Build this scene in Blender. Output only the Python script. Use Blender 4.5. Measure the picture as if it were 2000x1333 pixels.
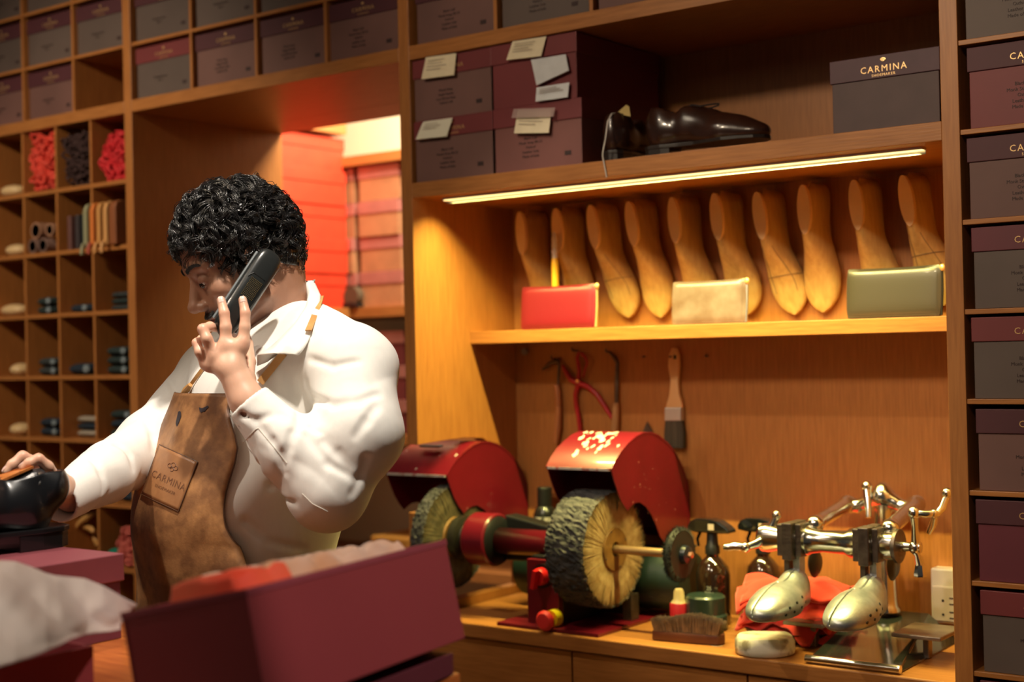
import bpy, bmesh, math, random
import numpy as np
from mathutils import Vector, Matrix, Euler
random.seed(7); rng = np.random.default_rng(7)
PI = math.pi; R = math.radians
for o in list(bpy.data.objects): bpy.data.objects.remove(o)
SC = bpy.context.scene; COL = SC.collection
# ------------------------------------------------------------ camera
YAW, PIT, ROL = R(36.934), R(.37), R(-1.307)
CAM = np.array([0, -2.45, 1.5]); FPX = 2778.0
def _camm():
    d = np.array([-math.sin(YAW)*math.cos(PIT), math.cos(YAW)*math.cos(PIT), math.sin(PIT)])
    r = np.array([math.cos(YAW), math.sin(YAW), 0]); u = np.cross(r, d)
    c, s = math.cos(ROL), math.sin(ROL)
    return np.stack([c*r+s*u, -s*r+c*u, -d], 1)
RM = _camm()
cd = bpy.data.cameras.new('camera'); cam = bpy.data.objects.new('camera', cd); COL.objects.link(cam)
cd.sensor_width = 36; cd.lens = FPX*36/2000; cd.clip_start = .05
cam.matrix_world = Matrix([[RM[0,0],RM[0,1],RM[0,2],CAM[0]],[RM[1,0],RM[1,1],RM[1,2],CAM[1]],[RM[2,0],RM[2,1],RM[2,2],CAM[2]],[0,0,0,1]])
cd.dof.use_dof = True; cd.dof.focus_distance = 2.32; cd.dof.aperture_fstop = 3.0
SC.camera = cam
SC.view_settings.view_transform = 'Standard'; SC.view_settings.look = 'None'; SC.view_settings.gamma = 1
SC.view_settings.use_curve_mapping = False; SC.view_settings.exposure = 0.0
# points of the place, measured on its planes
def ray(x, y): return RM @ np.array([x-1000, -(y-666.5), -FPX])/FPX
def onY(x, y, Y=0.): d = ray(x, y); return CAM + d*(Y-CAM[1])/d[1]
def onX(x, y, X): d = ray(x, y); return CAM + d*(X-CAM[0])/d[0]
def onZ(x, y, Z): d = ray(x, y); return CAM + d*(Z-CAM[2])/d[2]
def at(x, y, D): return CAM + ray(x, y)*D
# ------------------------------------------------------------ light
w = bpy.data.worlds.new('world'); SC.world = w; w.use_nodes = True
bg = w.node_tree.nodes['Background']; bg.inputs[0].default_value = (.60, .58, .52, 1); bg.inputs[1].default_value = .055
def lamp(name, kind, loc, aim, power, color, **kw):
    l = bpy.data.lights.new(name, kind); l.energy = power; l.color = color
    for k, v in kw.items(): setattr(l, k, v)
    o = bpy.data.objects.new(name, l); COL.objects.link(o); o.location = loc
    o.rotation_euler = (Vector(aim)-Vector(loc)).to_track_quat('-Z', 'Y').to_euler()
    return o
WARM = (1, .80, .56); AMB = (1, .62, .20)
lamp('spot_lamp', 'SPOT', (-1.15, -1.25, 2.85), (-1.66, -.95, 1.3), 138, (1, .90, .77), spot_size=R(36), spot_blend=.45, shadow_soft_size=.03)
lamp('spot_lamp', 'SPOT', (-1.95, -1.15, 2.85), (-1.45, .1, 1.0), 40, (1, .84, .62), spot_size=R(44), spot_blend=.5, shadow_soft_size=.025)
lamp('spot_lamp', 'SPOT', (-3.0, -2.0, 2.85), (-3.3, 0, 1.75), 150, WARM, spot_size=R(56), spot_blend=.9, shadow_soft_size=.05)
lamp('spot_lamp', 'SPOT', (-1.7, -2.1, 2.85), (-1.5, 0, 1.95), 66, WARM, spot_size=R(62), spot_blend=.9, shadow_soft_size=.08)
lamp('spot_lamp', 'SPOT', (-2.2, -1.9, 2.85), (-1.75, -1.35, 1.1), 72, (1, .86, .72), spot_size=R(46), spot_blend=.6, shadow_soft_size=.04)
lamp('spot_lamp', 'SPOT', (.2, -1.3, 2.6), (-1.1, -1.25, 1.22), 75, (1, .84, .74), spot_size=R(19), spot_blend=.5, shadow_soft_size=.03)  # extra spot added to brighten the front of the open box
lamp('spot_lamp', 'SPOT', (-.7, -2.3, 2.85), (-.75, 0, 1.55), 80, WARM, spot_size=R(40), spot_blend=.9, shadow_soft_size=.05)  # extra spot added to brighten the right post and box cabinet
lamp('soft_fill_light', 'AREA', (-1.6, -2.6, 2.86), (-1.6, -1.2, 0), 7, WARM, shape='RECTANGLE', size=2.4, size_y=1.2)  # added soft fill light, not a fixture of the shop
lamp('back_room_lamp', 'AREA', (-2.75, .95, 2.75), (-3.3, 1.15, 1.6), 50, (1, .84, .58), shape='RECTANGLE', size=.5, size_y=.35)
lamp('led_strip_light', 'AREA', (-1.5075, .060, 1.8448), (-1.5075, .060, 1.0), 19, (1, .87, .26), shape='RECTANGLE', size=1.10, size_y=.003, spread=R(128))
# ------------------------------------------------------------ materials
MATS = {}
def nn(nt, t, **kw):
    n = nt.nodes.new(t)
    for k, v in kw.items():
        if k.startswith('i_'): n.inputs[k[2:].replace('_', ' ')].default_value = v
        else: setattr(n, k, v)
    return n
def mat(name, col, rough=.5, metal=0, bump=0, bscale=300, var=0, vscale=20, col2=None, stretch=(1,1,1), coat=0, sheen=0, trans=0, emit=None, estr=0, sub=0, subr=(1,.35,.2), alpha=1, detail=3, vattr=None, dist=.002, spec=None, thresh=None, ior=None):
    if name in MATS: return MATS[name]
    m = bpy.data.materials.new(name); m.use_nodes = True; nt = m.node_tree; b = nt.nodes['Principled BSDF']; L = nt.links.new
    col = tuple(col)+(1,); b.inputs['Base Color'].default_value = col
    b.inputs['Roughness'].default_value = rough; b.inputs['Metallic'].default_value = metal
    b.inputs['Coat Weight'].default_value = coat; b.inputs['Sheen Weight'].default_value = sheen
    b.inputs['Transmission Weight'].default_value = trans; b.inputs['Alpha'].default_value = alpha
    if spec is not None: b.inputs['Specular IOR Level'].default_value = spec
    if ior: b.inputs['IOR'].default_value = ior
    if sub: b.inputs['Subsurface Weight'].default_value = sub; b.inputs['Subsurface Radius'].default_value = subr; b.inputs['Subsurface Scale'].default_value = .008
    if emit: b.inputs['Emission Color'].default_value = tuple(emit)+(1,); b.inputs['Emission Strength'].default_value = estr
    src = None
    if var or col2 or bump:
        tc = nn(nt, 'ShaderNodeTexCoord'); mp = nn(nt, 'ShaderNodeMapping'); mp.inputs['Scale'].default_value = stretch
        oi = nn(nt, 'ShaderNodeObjectInfo'); ad = nn(nt, 'ShaderNodeVectorMath', operation='ADD')
        L(tc.outputs['Object'], ad.inputs[0])
        sc_ = nn(nt, 'ShaderNodeMath', operation='MULTIPLY'); sc_.inputs[1].default_value = 7.0
        L(oi.outputs['Random'], sc_.inputs[0]); L(sc_.outputs[0], ad.inputs[1]); L(ad.outputs[0], mp.inputs[0])
    if var or col2:
        no = nn(nt, 'ShaderNodeTexNoise'); no.inputs['Scale'].default_value = vscale; no.inputs['Detail'].default_value = detail
        L(mp.outputs[0], no.inputs['Vector'])
        cr = nn(nt, 'ShaderNodeValToRGB'); lo, hi = thresh or (.3, .7)
        cr.color_ramp.elements[0].position = lo; cr.color_ramp.elements[1].position = hi
        c2 = tuple(col2)+(1,) if col2 else tuple(c*(1-var) for c in col[:3])+(1,)
        c1 = col if col2 else tuple(min(1, c*(1+var)) for c in col[:3])+(1,)
        cr.color_ramp.elements[0].color = c2; cr.color_ramp.elements[1].color = c1
        L(no.outputs['Fac'], cr.inputs[0]); src = cr.outputs[0]
        L(src, b.inputs['Base Color'])
    if vattr:
        at_ = nn(nt, 'ShaderNodeAttribute', attribute_name=vattr); mx = nn(nt, 'ShaderNodeMix', data_type='RGBA', blend_type='MULTIPLY')
        mx.inputs['Factor'].default_value = 1
        if src: L(src, mx.inputs[6])
        else: mx.inputs[6].default_value = col
        L(at_.outputs['Color'], mx.inputs[7]); L(mx.outputs[2], b.inputs['Base Color'])
    if bump:
        n2 = nn(nt, 'ShaderNodeTexNoise'); n2.inputs['Scale'].default_value = bscale; n2.inputs['Detail'].default_value = 4
        L(mp.outputs[0], n2.inputs['Vector']); bp = nn(nt, 'ShaderNodeBump'); bp.inputs['Strength'].default_value = bump; bp.inputs['Distance'].default_value = dist
        L(n2.outputs['Fac'], bp.inputs['Height']); L(bp.outputs[0], b.inputs['Normal'])
    MATS[name] = m; return m
OAK = dict(rough=.42, bump=.12, bscale=14, vscale=9, detail=5)
wood_x = mat('oak_along', (.45,.180,.048), col2=(.33,.122,.030), stretch=(1.5,22,22), **OAK)
wood_z = mat('oak_upright', (.45,.180,.048), col2=(.35,.130,.034), stretch=(22,22,1.5), **OAK)
wood_y = mat('oak_deep', (.45,.180,.048), col2=(.35,.130,.034), stretch=(22,1.5,22), **OAK)
burg = mat('burgundy_board', (.125,.022,.035), rough=.55, bump=.15, bscale=900, var=.12, vscale=6, dist=.0006)
taupe = mat('box_board', (.155,.075,.066), rough=.6, bump=.15, bscale=900, var=.15, vscale=5, dist=.0006)
taupe2 = mat('box_board_grey', (.105,.075,.066), rough=.6, bump=.15, bscale=900, var=.15, vscale=5, dist=.0006)
gold = mat('gold_foil', (.85,.55,.25), rough=.35, metal=.6)
ink = mat('ink', (.035,.015,.015), rough=.6)
paper = mat('note_paper', (.80,.70,.50), rough=.7, var=.05, vscale=40)
paperw = mat('label_paper', (.66,.68,.72), rough=.6, var=.05, vscale=40)
redm = mat('red_enamel', (.145,.005,.014), rough=.32, bump=.1, bscale=60, var=.12, vscale=12, coat=.3)
blackm = mat('black_paint', (.008,.009,.010), rough=.4)
chrome = mat('nickel', (.74,.71,.66), rough=.17, metal=1, bump=.08, bscale=40, var=.12, vscale=30)
iron = mat('dark_iron', (.14,.11,.10), rough=.42, metal=.85, bump=.3, bscale=150, var=.3, vscale=40)
castal = mat('cast_aluminium', (.44,.46,.48), rough=.38, metal=.7, bump=.2, bscale=120, var=.2, vscale=40)
# ------------------------------------------------------------ mesh helpers
class MB:
    def __init__(s): s.v = []; s.f = []; s.mi = []
    def add(s, V, F, m=0):
        n = len(s.v); s.v += [tuple(map(float, p)) for p in V]; s.f += [tuple(n+i for i in f) for f in F]; s.mi += [m]*len(F); return s
    def box(s, x0, x1, y0, y1, z0, z1, m=0):
        V = [(x, y, z) for z in (z0, z1) for y in (y0, y1) for x in (x0, x1)]
        return s.add(V, [(0,2,3,1),(4,5,7,6),(0,1,5,4),(2,6,7,3),(0,4,6,2),(1,3,7,5)], m)
    def obox(s, c, size, rot=(0,0,0), m=0, taper=1):
        M = Euler(rot).to_matrix(); c = Vector(c); V = []
        for z in (-.5, .5):
            t = taper if z > 0 else 1
            for y in (-.5, .5):
                for x in (-.5, .5): V.append(c+M@Vector((x*size[0]*t, y*size[1]*t, z*size[2])))
        return s.add(V, [(0,2,3,1),(4,5,7,6),(0,1,5,4),(2,6,7,3),(0,4,6,2),(1,3,7,5)], m)
    def tube(s, pts, rad, n=16, m=0, cap=True, flat=1.0, closed=False, up=None):
        pts = [Vector(p) for p in pts]; k = len(pts)
        if not hasattr(rad, '__len__'): rad = [rad]*k
        V = []; F = []; prev = None
        for i, p in enumerate(pts):
            a = pts[(i-1) % k] if closed else pts[max(i-1, 0)]; b = pts[(i+1) % k] if closed else pts[min(i+1, k-1)]
            t = (b-a)
            if t.length < 1e-9: t = Vector((0,0,1))
            t.normalize()
            if prev is None:
                u = Vector(up) if up else (Vector((0,0,1)) if abs(t.z) < .9 else Vector((1,0,0)))
            else: u = prev
            u = (u-t*u.dot(t)).normalized(); prev = u; w_ = t.cross(u)
            for j in range(n):
                an = 2*PI*j/n; V.append(p+(u*math.cos(an)*flat+w_*math.sin(an))*rad[i])
        kk = k if closed else k-1
        for i in range(kk):
            for j in range(n):
                a = i*n+j; b = i*n+(j+1) % n; c = ((i+1) % k)*n
                F.append((a, b, c+(j+1) % n, c+j))
        if cap and not closed: F.append(tuple(range(n))[::-1]); F.append(tuple((k-1)*n+j for j in range(n)))
        return s.add(V, F, m)
    def lathe(s, prof, c=(0,0,0), axis='Z', n=32, m=0, seg=None):
        V = []; F = []; k = len(prof)
        for r, z in prof:
            for j in range(n):
                a = 2*PI*j/n; p = (r*math.cos(a), r*math.sin(a), z)
                if axis == 'X': p = (p[2], p[0], p[1])
                elif axis == 'Y': p = (p[0], p[2], p[1])
                V.append((p[0]+c[0], p[1]+c[1], p[2]+c[2]))
        for i in range(k-1):
            for j in range(n):
                a = i*n+j; b = i*n+(j+1) % n; F.append((a, b, b+n, a+n))
        if prof[0][0] > 1e-6: F.append(tuple(range(n))[::-1])
        if prof[-1][0] > 1e-6: F.append(tuple((k-1)*n+j for j in range(n)))
        return s.add(V, F, m)
    def ball(s, c, r, n=16, m=0, sc=(1,1,1)):
        V = []; F = []; h = n//2
        for i in range(h+1):
            t = PI*i/h
            for j in range(n):
                a = 2*PI*j/n; V.append((c[0]+r*sc[0]*math.sin(t)*math.cos(a), c[1]+r*sc[1]*math.sin(t)*math.sin(a), c[2]+r*sc[2]*math.cos(t)))
        for i in range(h):
            for j in range(n):
                a = i*n+j; b = i*n+(j+1) % n; F.append((a, a+n, b+n, b))
        return s.add(V, F, m)
    def prism(s, poly, lo, hi, axis='X', m=0, hole=None):
        # polygon in the two other axes, extruded along axis
        def P(a, b, h): return {'X': (h, a, b), 'Y': (a, h, b), 'Z': (a, b, h)}[axis]
        n = len(poly); V = [P(a, b, lo) for a, b in poly]+[P(a, b, hi) for a, b in poly]
        F = [(i, (i+1) % n, n+(i+1) % n, n+i) for i in range(n)]
        F += [tuple(range(n))[::-1], tuple(range(n, 2*n))]
        return s.add(V, F, m)
    def rod(s, a, b, r, n=12, m=0, r2=None): return s.tube([a, b], [r, r if r2 is None else r2], n, m)
    def build(s, name, mats, parent=None, smooth=False, bevel=0, loc=None, rot=None, sub=0, bseg=2, angle=40):
        me = bpy.data.meshes.new(name); me.from_pydata(s.v, [], s.f)
        if not isinstance(mats, (list, tuple)): mats = [mats]
        for m in mats: me.materials.append(m)
        me.polygons.foreach_set('material_index', s.mi)
        bm = bmesh.new(); bm.from_mesh(me); bmesh.ops.remove_doubles(bm, verts=bm.verts, dist=1e-6)
        bmesh.ops.recalc_face_normals(bm, faces=bm.faces)
        if bevel:
            ed = [e for e in bm.edges if len(e.link_faces) == 2 and e.calc_face_angle(0) > R(30)]
            bmesh.ops.bevel(bm, geom=ed, offset=bevel, segments=bseg, profile=.5, affect='EDGES', clamp_overlap=True)
        if smooth:
            for f in bm.faces: f.smooth = True
            for e in bm.edges: e.smooth = len(e.link_faces) != 2 or e.calc_face_angle(0) < R(angle)
        bm.to_mesh(me); bm.free()
        o = bpy.data.objects.new(name, me); COL.objects.link(o)
        if parent: o.parent = parent
        if loc is not None: o.location = loc
        if rot is not None: o.rotation_euler = rot
        if sub:
            md = o.modifiers.new('s', 'SUBSURF'); md.levels = sub; md.render_levels = sub
        return o
def thing(name, label, cat, loc=(0,0,0), rot=(0,0,0), group=None):
    o = bpy.data.objects.new(name, None); COL.objects.link(o); o.location = loc; o.rotation_euler = rot; o.empty_display_size = .05
    return tag(o, label, cat, group)
def tag(o, label, cat, group=None, kind=None):
    if label: o['label'] = label
    if cat: o['category'] = cat
    if group: o['group'] = group
    if kind: o['kind'] = kind
    return o
def struct(o): o['kind'] = 'structure'; return o
def dup(root, loc=None, rot=None, label=None, group=None, parent=None):
    c = root.copy(); COL.objects.link(c)
    if parent: c.parent = parent
    if loc is not None: c.location = loc
    if rot is not None: c.rotation_euler = rot
    if label: c['label'] = label
    if group: c['group'] = group
    for ch in list(root.children): dup(ch, parent=c)
    return c
def npmesh(name, V, F, mats, parent=None, smooth=True, loc=None, rot=None, vcol=None):
    me = bpy.data.meshes.new(name); me.from_pydata([tuple(p) for p in np.asarray(V, float).tolist()], [], [tuple(f) for f in np.asarray(F).tolist()])
    for m in (mats if isinstance(mats, (list, tuple)) else [mats]): me.materials.append(m)
    if smooth: me.polygons.foreach_set('use_smooth', [True]*len(me.polygons))
    if vcol is not None:
        a = me.color_attributes.new('tint', 'FLOAT_COLOR', 'POINT'); a.data.foreach_set('color', np.c_[vcol, np.ones(len(vcol))].astype(np.float32).ravel())
    me.update(); o = bpy.data.objects.new(name, me); COL.objects.link(o)
    if parent: o.parent = parent
    if loc is not None: o.location = loc
    if rot is not None: o.rotation_euler = rot
    return o
def text(name, body, size, m, parent=None, loc=(0,0,0), rot=(PI/2,0,0), ext=.0003, space=1.0, align='CENTER', lines=1.0):
    cu = bpy.data.curves.new(name, 'FONT'); cu.body = body; cu.size = size; cu.extrude = ext; cu.align_x = align; cu.align_y = 'CENTER'
    cu.space_character = space; cu.space_line = lines; cu.resolution_u = 2
    t = bpy.data.objects.new(name+'_t', cu); COL.objects.link(t)
    bpy.context.view_layer.update()
    me = bpy.data.meshes.new_from_object(t.evaluated_get(bpy.context.evaluated_depsgraph_get())); me.name = name
    bpy.data.objects.remove(t); me.materials.clear(); me.materials.append(m)
    o = bpy.data.objects.new(name, me); COL.objects.link(o); o.location = loc; o.rotation_euler = rot
    if parent: o.parent = parent
    return o
# implicit surfaces -> one continuous mesh (smooth unions of tapered limbs)
def smin(a, b, k):
    h = np.clip(.5+.5*(b-a)/k, 0, 1); return b*(1-h)+a*h-k*h*(1-h)
def smax(a, b, k): return -smin(-a, -b, k)
def cap(P, a, b, r1, r2):
    a = np.asarray(a, float); b = np.asarray(b, float); ba = b-a; h = np.clip(((P-a)@ba)/(ba@ba+1e-12), 0, 1)
    return np.linalg.norm(P-a-h[..., None]*ba, axis=-1)-(r1+(r2-r1)*h)
def ell(P, c, r, M=None):
    q = P-np.asarray(c, float)
    if M is not None: q = q@M           # columns of M: the ellipsoid's axes
    r = np.asarray(r, float); k0 = np.linalg.norm(q/r, axis=-1); k1 = np.linalg.norm(q/(r*r), axis=-1)+1e-9
    return k0*(k0-1)/k1
def frame(x, z=None):
    x = Vector(x).normalized(); z = Vector(z or (0,0,1)); y = z.cross(x).normalized(); z = x.cross(y)
    return np.array([x, y, z]).T
def nets(fn, lo, hi, h):
    lo = np.asarray(lo, float); hi = np.asarray(hi, float); n = np.ceil((hi-lo)/h).astype(int)+1
    ax = [lo[i]+h*np.arange(n[i]) for i in range(3)]
    S = np.empty(n, np.float32)
    for s0 in range(0, n[0], 16):
        G = np.stack(np.meshgrid(ax[0][s0:s0+16], ax[1], ax[2], indexing='ij'), -1); S[s0:s0+16] = fn(G)
    ins = S < 0
    n0, n1, n2 = n
    cnt = np.zeros((n0-1, n1-1, n2-1), np.int32)
    for i in (0,1):
        for j in (0,1):
            for k in (0,1): cnt += ins[i:n0-1+i, j:n1-1+j, k:n2-1+k]
    act = (cnt > 0) & (cnt < 8); idx = -np.ones(act.shape, np.int64); C = np.argwhere(act); idx[act] = np.arange(len(C))
    acc = np.zeros((len(C), 3)); num = np.zeros(len(C))
    corners = [(0,0,0),(1,0,0),(0,1,0),(1,1,0),(0,0,1),(1,0,1),(0,1,1),(1,1,1)]
    for a in range(8):
        for b in range(a+1, 8):
            d = np.abs(np.array(corners[a])-np.array(corners[b]))
            if d.sum() != 1: continue
            A = C+corners[a]; B = C+corners[b]; sa = S[tuple(A.T)]; sb = S[tuple(B.T)]; cr = (sa < 0) != (sb < 0)
            t = np.where(cr, sa/(sa-sb+1e-12), 0); acc += np.where(cr[:, None], A+(B-A)*t[:, None], 0); num += cr
    V = lo+h*acc/num[:, None]
    F = []
    for d in range(3):
        e = [0,0,0]; e[d] = 1; sl0 = tuple(slice(0, n[i]-e[i]) for i in range(3)); sl1 = tuple(slice(e[i], n[i]) for i in range(3))
        ch = ins[sl0] != ins[sl1]; I = np.argwhere(ch); u, v = [(1,2),(2,0),(0,1)][d]
        ok = (I[:, u] > 0) & (I[:, v] > 0) & (I[:, u] < n[u]-1) & (I[:, v] < n[v]-1); I = I[ok]
        eu = np.eye(3, dtype=int)[u]; ev = np.eye(3, dtype=int)[v]
        q = np.stack([idx[tuple((I-eu-ev).T)], idx[tuple((I-ev).T)], idx[tuple(I.T)], idx[tuple((I-eu).T)]], 1)
        fl = ins[tuple(I.T)]; q[~fl] = q[~fl][:, ::-1]; F.append(q)
    F = np.concatenate(F); F = F[(F >= 0).all(1)]
    return V, F
def relax(V, F, it=2, lam=.5):
    E_ = np.concatenate([F[:, [0,1]], F[:, [1,2]], F[:, [2,3]], F[:, [3,0]]]); E_ = np.concatenate([E_, E_[:, ::-1]])
    for _ in range(it):
        s = np.zeros_like(V); c = np.zeros(len(V)); np.add.at(s, E_[:, 0], V[E_[:, 1]]); np.add.at(c, E_[:, 0], 1)
        V = V+lam*(s/np.maximum(c, 1)[:, None]-V)
    return V
def sdf(name, fn, lo, hi, h, m, parent=None, it=1, **kw):
    V, F = nets(fn, lo, hi, h); V = relax(V, F, it)
    return npmesh(name, V, F, m, parent, **kw)
def sparse_nets(fn, lo, hi, h, nb=20, fac=1.0):
    lo = np.asarray(lo, float); nblk = np.ceil((np.asarray(hi)-lo)/(h*nb)).astype(int); G = nblk*nb+4
    cen = np.stack(np.meshgrid(*[np.arange(k) for k in nblk], indexing='ij'), -1).reshape(-1, 3)
    d = np.abs(fn(lo+h*(cen*nb+nb/2))); act = cen[d < h*nb*.87*fac+h*3]
    gv = []; gk = []; gf = []
    cor = np.array([(0,0,0),(1,0,0),(0,1,0),(1,1,0),(0,0,1),(1,0,1),(0,1,1),(1,1,1)])
    for b in act:
        o = b*nb-1; r_ = [np.arange(o[i], o[i]+nb+2) for i in range(3)]
        P = np.stack(np.meshgrid(*[lo[i]+h*r_[i] for i in range(3)], indexing='ij'), -1); S = fn(P); ins = S < 0
        if ins.all() or not ins.any(): continue
        m = nb+1; cnt = sum(ins[c[0]:c[0]+m, c[1]:c[1]+m, c[2]:c[2]+m].astype(int) for c in cor); ac = (cnt > 0) & (cnt < 8); C = np.argwhere(ac)
        acc = np.zeros((len(C), 3)); num = np.zeros(len(C))
        for i in range(8):
            for j in range(i+1, 8):
                if np.abs(cor[i]-cor[j]).sum() != 1: continue
                A = C+cor[i]; B = C+cor[j]; sa = S[tuple(A.T)]; sb = S[tuple(B.T)]; cr = (sa < 0) != (sb < 0); t = np.where(cr, sa/(sa-sb+1e-12), 0)
                acc += np.where(cr[:, None], A+(B-A)*t[:, None], 0); num += cr
        gv.append(lo+h*(o+acc/num[:, None])); gc = C+o+2; gk.append((gc[:, 0]*G[1]+gc[:, 1])*G[2]+gc[:, 2])
        for dd in range(3):
            e = np.eye(3, dtype=int)[dd]; u, v = [(1,2),(2,0),(0,1)][dd]; eu = np.eye(3, dtype=int)[u]; ev = np.eye(3, dtype=int)[v]
            s0 = ins[1:1+nb, 1:1+nb, 1:1+nb]; s1 = ins[1+e[0]:1+nb+e[0], 1+e[1]:1+nb+e[1], 1+e[2]:1+nb+e[2]]
            I = np.argwhere(s0 != s1)+1
            if not len(I): continue
            fl = ins[tuple(I.T)]; kf = lambda X: (((X+o+2)[:, 0]*G[1]+(X+o+2)[:, 1])*G[2]+(X+o+2)[:, 2])
            q = np.stack([kf(I-eu-ev), kf(I-ev), kf(I), kf(I-eu)], 1); q[~fl] = q[~fl][:, ::-1]; gf.append(q)
    V = np.concatenate(gv); K = np.concatenate(gk); Fq = np.concatenate(gf); uk, ix = np.unique(K, return_index=True); V = V[ix]
    pos = np.searchsorted(uk, Fq); pos = np.clip(pos, 0, len(uk)-1); ok = (uk[pos] == Fq).all(1); return V, pos[ok]
# ============================================================ setting
XN0, XN1 = -2.116, -.889          # lit bay, inner faces
XO0, XO1 = -3.105, -2.148         # opening
ZR, ZT, YB = 2.165, 2.76, .388    # rail underside, cabinet top, cabinet depth
floorm = mat('floor_board', (.16,.08,.04), rough=.4, col2=(.10,.05,.025), stretch=(1.2,12,1), vscale=6)
walls = mat('plaster', (.42,.34,.26), rough=.8, var=.05)
struct(MB().box(-5.2, 1.6, -4.2, 3.2, -.05, 0).build('floor', floorm))
struct(MB().box(-5.2, 1.6, -4.2, 3.2, 2.95, 3.0).build('ceiling', walls))
struct(MB().box(-5.2, XO0-.03, .4, .5, 0, 2.95).build('wall_left', walls))
struct(MB().box(XO1+.03, 1.6, .4, .5, 0, 2.95).build('wall_right', walls))
struct(MB().box(-5.2, 1.6, 3.1, 3.2, 0, 2.95).build('wall_back', walls))
struct(MB().box(-5.2, 1.6, .0, .5, ZT+.002, 2.95).build('wall_top', walls))
# lining of the opening
o = MB(); o.box(XO0-.028, XO0, YB+.001, .553, 0, ZR); j = struct(o.build('trim_1', wood_z))
o = MB(); o.box(XO1, XO1+.028, YB+.001, .553, 0, ZR); struct(o.build('trim_2', wood_z))
o = MB(); o.box(XO0-.028, XO1+.028, YB+.001, .553, ZR, ZR+.03); struct(o.build('trim_3', wood_x))
# ------------------------------------------------------------ pigeonhole cabinet (left)
t = thing('pigeonhole_cabinet', 'tall oak pigeonhole cabinet left of the opening, square cells below and shoe box cells above', 'cabinet', (-3.5, 0, 0))
def part(mb, name, m, par, b=.001):
    mb.v = [(x-par.location.x, y-par.location.y, z-par.location.z) for x, y, z in mb.v]
    return mb.build(name, m, par, bevel=b)
PX0 = -4.1
part(MB().box(-3.137, XO0, 0, YB, 0, ZT), 'side_panel', wood_z, t)
part(MB().box(PX0-.03, PX0, 0, YB, 0, ZT), 'side_panel', wood_z, t)
part(MB().box(PX0, -3.137, YB-.012, YB, 0, ZT), 'back_panel', wood_z, t)
part(MB().box(PX0, -3.137, .0, YB-.012, ZR, 2.197), 'rail', wood_x, t)
PZ = [.755, .93, 1.105, 1.28, 1.457, 1.634, 1.811, 1.988]      # tops of the low shelves
PD = [-3.932, -3.772, -3.611, -3.453, -3.293]                 # divider centres
for z in PZ: part(MB().box(PX0, -3.137, .004, YB-.012, z-.012, z), 'shelf', wood_x, t)
zz = [.1]+PZ+[ZR]
for x in PD:
    part(MB().box(x-.0045, x+.0045, .006, YB-.012, .12, ZR), 'divider', wood_z, t, 0)
part(MB().box(PX0, -3.137, .01, YB-.012, .06, .12), 'plinth', wood_x, t)
UZ = [2.352, 2.508, 2.664]; UD = [-3.841, -3.602, -3.365]
for z in UZ: part(MB().box(PX0, -3.137, .004, YB-.012, z-.009, z), 'shelf', wood_x, t)
for x in UD: part(MB().box(x-.0045, x+.0045, .006, YB-.012, 2.197, ZT), 'divider', wood_z, t, 0)
# ------------------------------------------------------------ cabinet over the opening
t = thing('overhead_cabinet', 'oak shelf cabinet over the opening with two rows of shoe boxes', 'cabinet', (-2.62, 0, ZR))
part(MB().box(XO0, XO1, 0, YB, ZR, 2.197), 'rail', wood_x, t)
part(MB().box(XO0, XO1, YB-.012, YB, 2.197, ZT), 'back_panel', wood_z, t)
OD = [-2.867, -2.624, -2.383]
for x in OD: part(MB().box(x-.0045, x+.0045, .006, YB-.012, 2.197, ZT), 'divider', wood_z, t, 0)
for z in UZ: part(MB().box(XO0, XO1, .004, YB-.012, z-.009, z), 'shelf', wood_x, t)
# ------------------------------------------------------------ display cabinet (bay with the bench)
t = thing('display_cabinet', 'oak wall cabinet bay with lit shelf, back panel and workbench below', 'cabinet', (-1.5, 0, 0))
part(MB().prism([(0,0),(YB,0),(YB,ZT),(0,ZT),(0,1.290),(.10,1.294),(.17,1.296),(.24,1.290),(.295,1.262),(.34,1.225),(.378,1.17),(YB-.006,1.10),(YB-.006,.92),(0,.92)], XO1, XN0, 'X').box(XO1, -2.133, 0, .03, .92, 1.135), 'side_panel', wood_z, t)
part(MB().box(XN1, -.857, 0, YB, 0, ZT), 'side_panel', wood_z, t)
part(MB().box(XN0, XN1, YB-.012, YB, 0, ZT), 'back_panel', wood_z, t)
part(MB().box(XN0, XN1, 0, YB-.012, ZR, 2.197), 'rail', wood_x, t)
for z in UZ: part(MB().box(XN0, XN1, .004, YB-.012, z-.009, z), 'shelf', wood_x, t)
for x in [-1.872, -1.622, -1.375, -1.13]: part(MB().box(x-.0045, x+.0045, .006, YB-.012, 2.197, ZT), 'divider', wood_z, t, 0)
part(MB().box(XN0, XN1, 0, YB-.012, 1.851, 1.885), 'shelf', wood_x, t)
part(MB().box(XN0, XN1, .2, YB-.012, 1.517, 1.546), 'shelf', wood_x, t)
# lower drawers under the worktop
part(MB().box(XN0, XN1, .03, YB-.012, .10, .866), 'drawer_case', wood_x, t)
for k, (a, b_) in enumerate([(XN0+.003, -1.71), (-1.706, -1.30), (-1.296, XN1-.003)]):
    for z0, z1 in ((.60, .864), (.34, .596), (.10, .336)):
        d = part(MB().box(a, b_, .006, .03, z0, z1), 'drawer', wood_x, t, .0015)
        MB().tube([((a+b_)/2+1.5-.04, -.002, z0+.05), ((a+b_)/2+1.5-.035, -.016, z0+.05), ((a+b_)/2+1.5+.035, -.016, z0+.05), ((a+b_)/2+1.5+.04, -.002, z0+.05)], .004, 8).build('handle', iron, d, smooth=True)
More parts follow.
